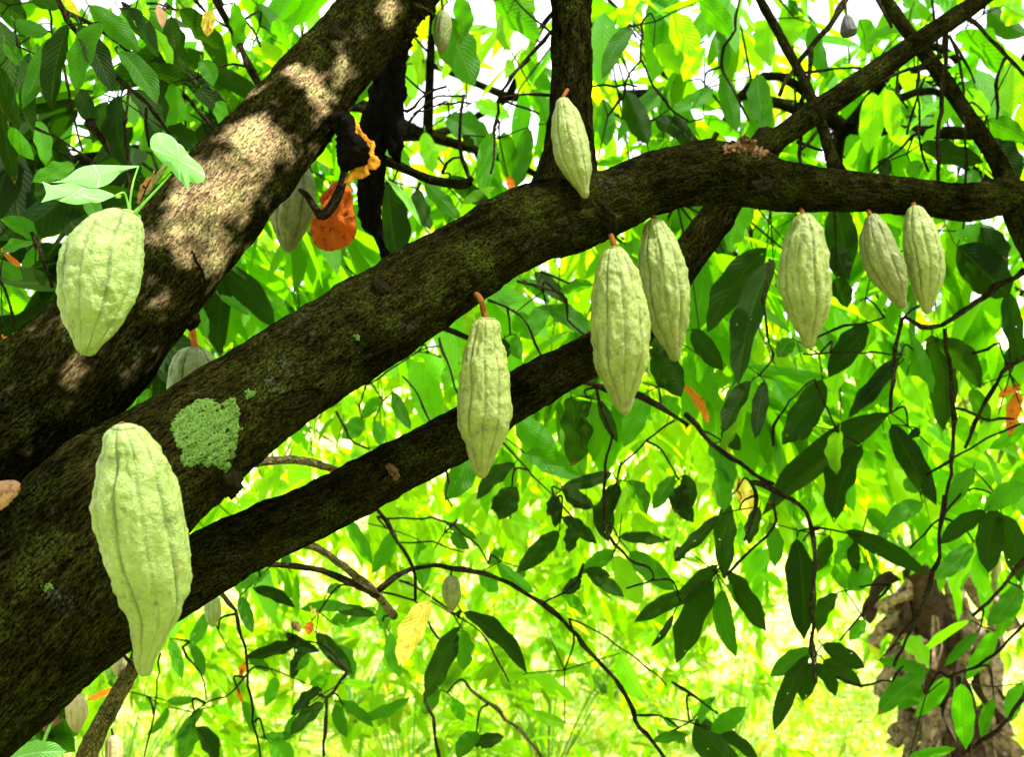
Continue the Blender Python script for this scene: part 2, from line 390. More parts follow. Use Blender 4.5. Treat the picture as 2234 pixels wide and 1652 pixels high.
knot(bE, limbE, 1206, 70, 7, 1.0, seed=16)
# bark crust at the fork on the right, rough scars at the top of the upper limb
for i, (x, y, r) in enumerate([(1612, 318, 20), (1635, 322, 17), (1588, 318, 14), (1655, 330, 15)]):
    knot(bB, limbB, x, y + 6, r, .45, CRUST, 1.0, (1.3, .7), 20 + i)
for i, (x, y, r) in enumerate([(1600, 314, 7), (1625, 304, 9), (1642, 312, 7)]):
    blob('bark_flake', P(x, y, 1.74), Vector((0, -.4, 1)), r * 1.74 / F, .8, CRUST if i else KNOT, limbB, 40 + i, 1.1)
for i, (x, y, r) in enumerate([(905, 20, 20), (893, 60, 18), (880, 95, 12), (915, -10, 22), (872, 112, 8)]):
    blob('scar', P(x - 6, y, 1.55), Vector((.5, -.6, .3)), r * 1.55 / F, .8, KNOT, limbA, 50 + i, .9, 16, (.8, 1.5), Vector((.6, 0, 1)))
tube('stub', px_path([(905, 15, 9, 1.52), (930, 22, 6, 1.5), (948, 36, 4.5, 1.5)]), BARK, limbA, 10, .0006, 3, .004)
# eye shaped scar on the middle limb: two raised lips
def ring_on(b, par, cx, cy, a, bb, ang, rp, m, name='scar'):
    pts = []
    for i in range(41):
        t = 2 * math.pi * i / 40; x = a * math.cos(t) * (1 + .04 * math.sin(5 * t)); y = bb * math.sin(t)
        X = cx + x * math.cos(ang) - y * math.sin(ang); Y = cy + x * math.sin(ang) + y * math.cos(ang)
        h, n = hit(b, X, Y)
        if h: d = (h - CAM).dot(FWD); pts.append((*(h + n * .0005), rp * d / F * (1 + .35 * math.sin(3 * t + a))))
    if len(pts) > 6: tube(name, pts, m, par, 8, .0006, 5, .004)
ring_on(bB, limbB, 640, 880, 74, 27, R(-16), 3.0, BARK); ring_on(bB, limbB, 645, 878, 58, 17, R(-18), 3.0, BARK); ring_on(bB, limbB, 650, 878, 36, 8, R(-18), 3.5, KNOT)
ring_on(bB, limbB, 1660, 398, 50, 7, R(52), 3, BARK)
# cracks
for pts in ([(418, 548), (428, 570), (440, 590), (446, 615)],):
    q = []
    for x, y in pts:
        h, n = hit(bA, x, y)
        if h: q.append((*(h + n * .0004), .0016))
    if len(q) > 2: tube('crack', q, BLACK, limbA, 6, 0, 0, .006)

# pale lichen crust on the middle limb, draped on the bark
def inside(p, poly):
    c = False; x, y = p; j = len(poly) - 1
    for i in range(len(poly)):
        xi, yi = poly[i]; xj, yj = poly[j]
        if (yi > y) != (yj > y) and x < (xj - xi) * (y - yi) / (yj - yi) + xi: c = not c
        j = i
    return c
def patch(name, b, par, poly, m, lift=.0008, step=1.6, label=None):
    xs = [p[0] for p in poly]; ys = [p[1] for p in poly]
    nx = int((max(xs) - min(xs)) / step) + 6; ny = int((max(ys) - min(ys)) / step) + 6
    idx = {}; V = []; Fc = []; ins = {}
    def isin(i, j):
        k = (i, j)
        if k not in ins:
            x = min(xs) - 2 * step + i * step; y = min(ys) - 2 * step + j * step
            jx = 9 * mn.noise(Vector((x * .07, y * .07, 1))) + 6 * mn.noise(Vector((x * .25, y * .25, 2))); jy = 9 * mn.noise(Vector((x * .07, y * .07, 5))) + 6 * mn.noise(Vector((x * .25, y * .25, 7)))
            ins[k] = inside((x + jx, y + jy), poly) and mn.noise(Vector((x * .28, y * .28, 4))) + .8 * mn.noise(Vector(((x * .42 + y * .91) * .30, (x * .91 - y * .42) * .045, 3))) > -.52
        return ins[k]
    def vert(i, j):
        if (i, j) in idx: return idx[i, j]
        x = min(xs) - 2 * step + i * step; y = min(ys) - 2 * step + j * step
        h, n = hit(b, x, y)
        if h is None: return None
        e = sum(isin(i + a, j + c) for a in (-1, 0, 1) for c in (-1, 0, 1)) / 9
        rid = 1.0 * mn.noise(Vector(((x * .42 + y * .91) * .30, (x * .91 - y * .42) * .045, 3))) + .6 * mn.noise(Vector((x * .45, y * .45, 9)))
        idx[i, j] = len(V); V.append(h + n * (lift * (e * 1.6 - .6) + e * .0010 * rid)); return idx[i, j]
    for i in range(nx):
        for j in range(ny):
            if isin(i, j):
                q = [vert(i, j), vert(i, j + 1), vert(i + 1, j + 1), vert(i + 1, j)]
                if None not in q: Fc.append(q)
    o = mesh(name, V, Fc, m, par)
    if label: o['label'] = label
    return o
patch('lichen', bB, limbB, [(372, 920), (420, 872), (470, 868), (482, 890), (492, 868), (516, 866), (520, 900), (527, 935), (522, 962), (508, 1000), (502, 1036), (470, 1020), (440, 1012), (400, 1022), (392, 985), (375, 950)], LICHEN, label='pale green lichen crust')
patch('lichen', bB, limbB, [(530, 856), (560, 848), (556, 862), (534, 870)], LICHEN, .001)
patch('lichen', bB, limbB, [(90, 1282), (112, 1270), (116, 1284), (98, 1295)], LICHEN, .001)
patch('lichen', bB, limbB, [(770, 732), (784, 730), (784, 740), (772, 741)], LICHEN, .001)

# thicker branches above and behind
branch_specs = [
    ([(1662, 345, 30, 1.86), (1700, 300, 26, 1.86), (1760, 258, 25, 1.87), (1850, 196, 24, 1.9), (1950, 128, 23, 1.93), (2050, 60, 21, 1.96), (2130, 5, 19, 2.0), (2300, -120, 16, 2.1)], BARK),
    ([(1830, 385, 22, 1.95), (1815, 345, 14, 2.0), (1790, 265, 12, 2.05), (1748, 165, 11, 2.1), (1700, 75, 10, 2.15), (1650, -20, 9, 2.2), (1600, -150, 8, 2.3)], BARK),
    ([(2222, 450, 32, 2.04), (2200, 400, 22, 2.1), (2160, 325, 19, 2.15), (2110, 250, 17, 2.2), (2050, 160, 16, 2.25), (1985, 75, 15, 2.3), (1920, -20, 14, 2.35), (1850, -150, 12, 2.4)], BARK),
    ([(2215, 430, 34, 2.0), (2225, 480, 30, 2.02), (2260, 560, 26, 2.05), (2330, 700, 22, 2.1)], BARK),
    ([(865, -80, 34, 1.72), (860, 60, 33, 1.72), (850, 150, 33, 1.71), (836, 230, 38, 1.7), (818, 300, 32, 1.7), (812, 350, 24, 1.7), (808, 420, 26, 1.72), (812, 480, 21, 1.73), (832, 530, 9, 1.75), (845, 562, 8, 1.76)], BLACK),
    ([(848, 220, 26, 1.69), (856, 270, 22, 1.69), (860, 320, 20, 1.69), (868, 356, 4, 1.69)], BLACK),
    ([(826, 345, 11, 1.72), (870, 362, 10, 1.74), (920, 385, 10, 1.76), (960, 397, 10, 1.78), (1010, 402, 10, 1.8), (1026, 394, 8, 1.8)], BARK),
    ([(315, 1370, 10, 1.5), (296, 1445, 15, 1.55), (272, 1490, 18, 1.6), (235, 1555, 20, 1.65), (198, 1630, 22, 1.7), (170, 1720, 24, 1.75), (120, 1950, 30, 1.85)], BARKO),
    ([(520, 1020, 8, 1.6), (590, 1006, 9, 1.7), (660, 1006, 9, 1.8), (730, 1026, 8, 1.9), (800, 1060, 7, 2.0)], BARKO),
    ([(655, 1185, 8, 1.6), (700, 1200, 8, 1.65), (760, 1245, 8, 1.75), (815, 1290, 9, 1.85), (860, 1345, 9, 1.95)], BARKO),
    ([(540, 1232, 5, 1.55), (620, 1234, 6, 1.6), (700, 1245, 7, 1.7), (780, 1278, 8, 1.8), (820, 1298, 9, 1.86)], BARKT),
]
branches = []
for i, (p, m) in enumerate(branch_specs):
    branches.append(tube('branch', px_path(p), m, tree, 32, .008 if m is BLACK else .0012, 10 + i, .008, .3 if m is BLACK else .09))
for i in (4, 5): branches[i]['label'] = 'dead blackened hanging branch'

# thin twigs, traced: (zone, depth, radius, points)
TW = [
 (8, 1.86, 6, [(270,600),(350,520),(480,465),(640,445),(880,480),(1080,550),(1250,650),(1420,780),(1560,940),(1700,1100),(1830,1290),(1900,1450),(2000,1560),(2070,1660)]),
 (8, 1.95, 5, [(230,50),(330,180),(420,330),(490,480),(500,660)]), (8, 2.2, 2.6, [(300,150),(600,150),(740,190),(880,300),(960,430)]), (8, 2.2, 2.2, [(400,300),(620,300),(800,360)]),
 (8, 2.0, 2.4, [(1310,680),(1430,610),(1540,520)]), (8, 2.1, 3, [(290,615),(480,660),(650,910)]), (8, 2.3, 4, [(560,1250),(600,1400),(640,1600),(660,1700)]), (8, 2.6, 4.5, [(850,1230),(960,1320),(1120,1450),(1300,1660)]),
 (8, 2.3, 2.2, [(1470,780),(1640,860),(1900,1040),(2080,1200)]), (8, 2.0, 2.6, [(1890,1390),(2030,1390),(2160,1470)]), (8, 2.2, 2.6, [(400,540),(560,610),(770,770),(910,870),(1000,1010),(1090,1180)]),
 (7, 1.7, 3.5, [(1380,560),(1480,750),(1540,950),(1560,1200),(1600,1430),(1640,1650)]), (7, 2.1, 2.2, [(1540,1150),(1430,1270),(1290,1310),(1200,1400)]), (7, 2.0, 2, [(1010,1000),(970,1380),(910,1650)]), (7, 2.1, 2.2, [(1150,960),(1270,1130),(1300,1290)]),
 (7, 2.2, 4, [(2190,1120),(2060,1280),(2040,1650)]), (7, 1.5, 3, [(740,950),(830,1060),(880,1120)]),
 (5, 1.95, 7, [(1520,830),(1620,850),(1700,870),(1900,920),(2050,1000),(2216,1110)]), (6, 2.05, 7, [(90,1040),(200,1170),(380,1320),(500,1400),(640,1480)]),
 (5, 2.0, 4, [(1640,870),(1680,1050),(1740,1180),(1700,1350),(1680,1660)]), (5, 2.1, 3, [(2130,1080),(1960,1210),(1790,1370),(1770,1480)]),
 (8, 2.0, 3.4, [(1690,0),(1690,200),(1760,320),(1860,410),(1990,470),(1990,540),(1830,590)]), (5, 1.75, 8, [(620,480),(720,520),(860,570)]), (5, 2.3, 3, [(650,560),(700,720),(780,930)]), (5, 2.4, 2.4, [(200,850),(330,770),(520,640),(650,610)]),
 (5, 2.4, 2.4, [(420,800),(520,920),(560,1010),(600,1100)]), (5, 2.1, 3, [(960,320),(1080,380),(1180,420),(1260,600),(1310,700)]), (5, 2.2, 3, [(1140,200),(1400,270),(1450,320),(1450,440),(1600,560)]), (5, 2.2, 3, [(1290,140),(1420,190),(1470,215)]),
 (5, 2.2, 2.2, [(1080,1250),(1210,1390),(1380,1570),(1500,1700)]), (5, 2.0, 3, [(690,1370),(700,1480),(680,1540),(730,1620)]), (5, 2.5, 3, [(0,1020),(100,1200),(210,1260)]),
 (6, 2.1, 7, [(2230,130),(2050,240),(1870,370),(1700,480)]), (6, 2.1, 5, [(1700,480),(1600,490),(1460,430),(1440,500),(1390,700),(1390,900),(1380,1030)]), (6, 2.1, 5, [(1720,500),(1780,1000),(1765,1300),(1740,1500),(1720,1652)]), (6, 2.05, 3, [(1580,-40),(1640,60),(1600,330),(1460,430)]),
 (9, 2.15, 5, [(1720,0),(1690,150),(1695,350),(1640,560),(1540,780),(1400,1080)]), (6, 2.3, 5, [(2240,670),(2120,740),(2000,900),(1900,1100),(1850,1250)]), (6, 2.3, 3, [(1900,655),(2000,640),(2070,590),(2120,740)]), (6, 2.35, 3, [(1780,1000),(1980,1070),(2160,1070)]),
 (6, 2.3, 3, [(1640,1400),(1800,1300),(2000,1180),(2200,1100)]), (6, 2.4, 2.5, [(830,660),(1000,650),(1200,655),(1440,665)]), (6, 2.3, 3, [(900,560),(1100,480),(1340,430)]), (6, 2.3, 3, [(620,60),(580,300),(600,500),(640,650)]), (6, 2.2, 3, [(640,1240),(650,1100),(740,970),(900,820)]),
 (9, 2.0, 5.5, [(500,-80),(640,-30),(760,30),(840,90),(890,230),(910,400),(880,700),(890,900),(900,1060),(905,1180)]), (9, 2.0, 4, [(500,-80),(540,0),(520,130),(460,290)]), (9, 2.1, 4, [(640,60),(660,160),(600,260),(480,370),(330,520)]), (9, 2.2, 3, [(940,210),(870,240),(830,290)]),
 (9, 2.2, 5, [(2240,390),(2100,570),(1900,760)]), (9, 2.2, 4, [(2240,800),(2050,1000),(1880,1100),(1740,1150)]), (9, 2.3, 4.5, [(2240,1230),(2100,1450),(1900,1600)]), (9, 2.2, 3, [(0,1180),(120,1260),(290,1380)]), (9, 2.3, 3, [(1820,0),(1700,140),(1500,340)]), (9, 2.2, 3, [(1380,570),(1250,700),(1060,920)]),
 (9, 2.1, 3, [(1040,1150),(1180,1195),(1380,1180),(1460,1080)]),
 (3, 2.15, 6, [(1740,90),(1880,120),(2000,230),(2110,350),(2240,490)]), (3, 2.3, 3.5, [(2100,370),(2050,500),(2050,750)]), (3, 2.05, 6, [(1730,120),(1720,400),(1690,700),(1680,1000),(1680,1130)]), (3, 2.05, 4.5, [(1700,350),(1500,440),(1300,520),(1100,660),(980,740)]),
 (3, 2.1, 3.6, [(1750,220),(1830,450),(1850,800),(1860,1000),(1850,1150)]), (3, 2.2, 3, [(1560,430),(1550,700),(1560,900),(1620,1080)]), (3, 2.2, 3.6, [(1650,790),(1500,880),(1350,1000),(1260,1080)]), (3, 2.2, 3.2, [(1430,400),(1420,580),(1490,680)]), (3, 2.2, 3, [(1480,850),(1550,600),(1600,480)]),
 (3, 2.3, 3, [(430,-20),(400,200),(330,300),(310,420),(400,600),(490,760)]), (3, 2.2, 5, [(880,290),(860,500),(820,640),(800,900),(815,1030)]), (3, 2.25, 7, [(1110,-20),(980,170),(880,290),(800,380),(720,500),(680,600)]), (3, 2.3, 3, [(680,470),(880,450),(1180,420),(1300,520)]), (3, 2.2, 4, [(790,890),(950,950)]), (3, 2.2, 4, [(920,820),(800,960)]), (3, 2.3, 5, [(1290,-20),(1340,60),(1390,170)]),
 (3, 2.3, 3, [(2240,-20),(2100,-20),(1940,0)]), (3, 2.2, 3, [(1760,240),(1880,440),(1910,520)]),
 (1, 1.8, 5.5, [(360,-20),(440,150),(600,350),(800,550),(950,680),(1070,840)]), (1, 1.9, 5.5, [(400,70),(560,140),(760,280),(900,400),(1050,520),(1200,640),(1330,800)]), (1, 1.9, 9, [(1360,-20),(1430,130),(1500,250),(1560,420),(1650,570)]), (1, 1.75, 3.6, [(815,560),(790,750),(800,1000),(815,1300)]), (1, 1.8, 3.5, [(920,680),(915,820),(940,920)]),
 (1, 2.0, 3.4, [(310,-10),(330,200),(380,350),(440,600),(480,800),(520,950)]), (1, 2.0, 3.4, [(230,810),(350,860),(480,950),(600,1030)]), (1, 1.9, 9, [(560,770),(640,870),(700,960)]), (1, 1.7, 5, [(230,1500),(280,1652),(330,1810)]), (4, 1.8, 3, [(25,240),(75,400),(95,540)]), (1, 2.0, 3.4, [(1230,0),(1300,90),(1450,180)]), (1, 2.1, 3.4, [(780,40),(960,20),(1100,60)]), (1, 2.1, 3, [(1540,120),(1600,200),(1640,290)]),
 (2, 2.0, 5, [(850,1130),(820,1100),(780,900),(790,700),(805,600)]), (2, 2.1, 4, [(1350,200),(1200,380),(1100,480),(1030,620),(1000,800),(975,1090)]), (2, 2.1, 3, [(400,830),(500,720),(650,660),(850,650)]), (2, 2.1, 3.6, [(380,680),(470,700),(560,590),(690,545)]), (2, 2.1, 2.8, [(490,720),(620,620),(800,605)]), (2, 2.1, 3, [(1360,600),(1180,590),(1050,610)]), (2, 2.1, 3, [(1050,630),(1180,680),(1280,715)]),
 (2, 2.2, 3, [(1920,150),(1925,370),(1830,500),(1810,620)]), (2, 2.2, 3, [(1925,380),(2000,520),(2120,700),(2216,760)]), (2, 2.2, 2.5, [(1610,545),(1760,540),(1900,545)]), (2, 2.2, 3.4, [(670,1090),(720,1010),(790,990)]),
]
anchors = []      # (x, y, depth) samples of every branch, to hang leafy twigs from
for z, d, r, pts in TW:
    pp = [(*zc(z, *q), r * (1 - .35 * i / len(pts)), d + .03 * math.sin(i * 2.1 + d * 9)) for i, q in enumerate(pts)]
    rk = random.Random(len(anchors)); kp = []
    for i in range(len(pp) - 1):
        a, b = pp[i], pp[i + 1]; m_ = max(1, int(math.hypot(b[0] - a[0], b[1] - a[1]) / 22))
        for q in range(m_):
            f_ = q / m_; j_ = 0 if (i == 0 and q == 0) else 2.0
            kp.append((a[0] + (b[0] - a[0]) * f_ + rk.gauss(0, j_), a[1] + (b[1] - a[1]) * f_ + rk.gauss(0, j_), (a[2] + (b[2] - a[2]) * f_) * rk.choice((.85, .95, 1, 1.35)), a[3] + (b[3] - a[3]) * f_))
    kp.append(pp[-1])
    tube('twig', px_path(kp), BARKO if (z == 8 and r == 4.5) else BARKT, tree, 8, .0005, len(anchors) % 17, .02, .12)
    anchors += [(a[0], a[1], a[3]) for a in pp]
for p, m in branch_specs[:4] + branch_specs[6:]: anchors += [(a[0], a[1], a[3]) for a in p]
for p in (A_, B_, C_, E_): anchors += [(a[0], a[1], a[3]) for a in p]

# ------------------------------------------------------------------ leaves
def leaf_template(nl, nw, curl=.1, fold=.25, wav=.0, side=.0, seed=0):
    """unit leaf along +x, width along y (half width 1 at the widest), lifts along z; returns V, Q, lf"""
    V = []; U = []
    for i in range(nl + 1):
        t = i / nl
        wd = (t ** .62) * ((1 - t) ** .72) / .452 if t < .9 else ((.9 ** .62) * (.1 ** .72) / .452) * ((1 - t) / .1) ** 1.25 * 1.0
        wd = max(wd, .02) * (1 + .05 * math.sin(t * 21 + seed * 2)) if 0 < t < 1 else .015
        for j in range(nw + 1):
            v = -1 + 2 * j / nw
            y = v * wd; z = abs(y) * fold - curl * 4 * (t - .0) ** 2 * .6
            V.append((t, y, z, side * math.sin(math.pi * t), wav * math.sin(t * 16 + v * 2 + seed) * abs(v) * wd)); U.append((t, v, 0))
    V = np.array(V); i = np.arange(nl)[:, None] * (nw + 1); j = np.arange(nw)[None]
    Q = np.stack([i + j, i + nw + 1 + j, i + nw + 2 + j, i + j + 1], -1).reshape(-1, 4)
    return V, Q, np.array(U)

def place_leaf(tp, base, ax, bx, nx_, L, W):
    V = tp[0]
    return (np.asarray(base) + np.outer(V[:, 0] * L, ax) + np.outer(V[:, 1] * W * .5 + V[:, 3] * L, bx) + np.outer(V[:, 2] * W * .5 * 1.0 + V[:, 4] * W * .5, nx_))

def one_leaf(name, parent, x0, y0, x1, y1, wpx, d0, d1, m, seed, label=None, tilt=None, side=None, tint=None, curl=None, fold=None):
    r = random.Random(seed)
    b = P(x0, y0, d0); t = P(x1, y1, d1); a = t - b; L = a.length; a.normalize()
    view = ((b + t) / 2 - CAM).normalized(); s = a.cross(view).normalized(); n = s.cross(a).normalized()
    phi = R(tilt if tilt is not None else r.uniform(-42, 42)); s2 = s * math.cos(phi) + n * math.sin(phi); n2 = s2.cross(a)
    if n2.z < 0: n2 = -n2
    W = wpx * (d0 + d1) / 2 / F / max(.6, math.cos(phi))
    tp = leaf_template(16, 8, r.uniform(.05, .40) if curl is None else curl, r.uniform(.1, .5) if fold is None else fold, .17, r.uniform(-.07, .07) if side is None else side, seed)
    V = place_leaf(tp, b, a, s2, n2, L, W)
    # petiole
    pt, pq, pb, _ = tube_arrays([(*(b - a * L * .09 + Vector((0, 0, .006))), .0013), (*(b - a * L * .03), .0012), (*(b + a * L * .04), .001)], 6, 0, 0, .01)
    lf = np.vstack([tp[2], np.zeros((len(pt), 3))])
    return mesh(name, np.vstack([V, pt]), np.vstack([tp[1], pq + len(V)]), m, parent, uv=lf, flt=np.full(len(lf), r.uniform(.1, .85) if tint is None else tint))

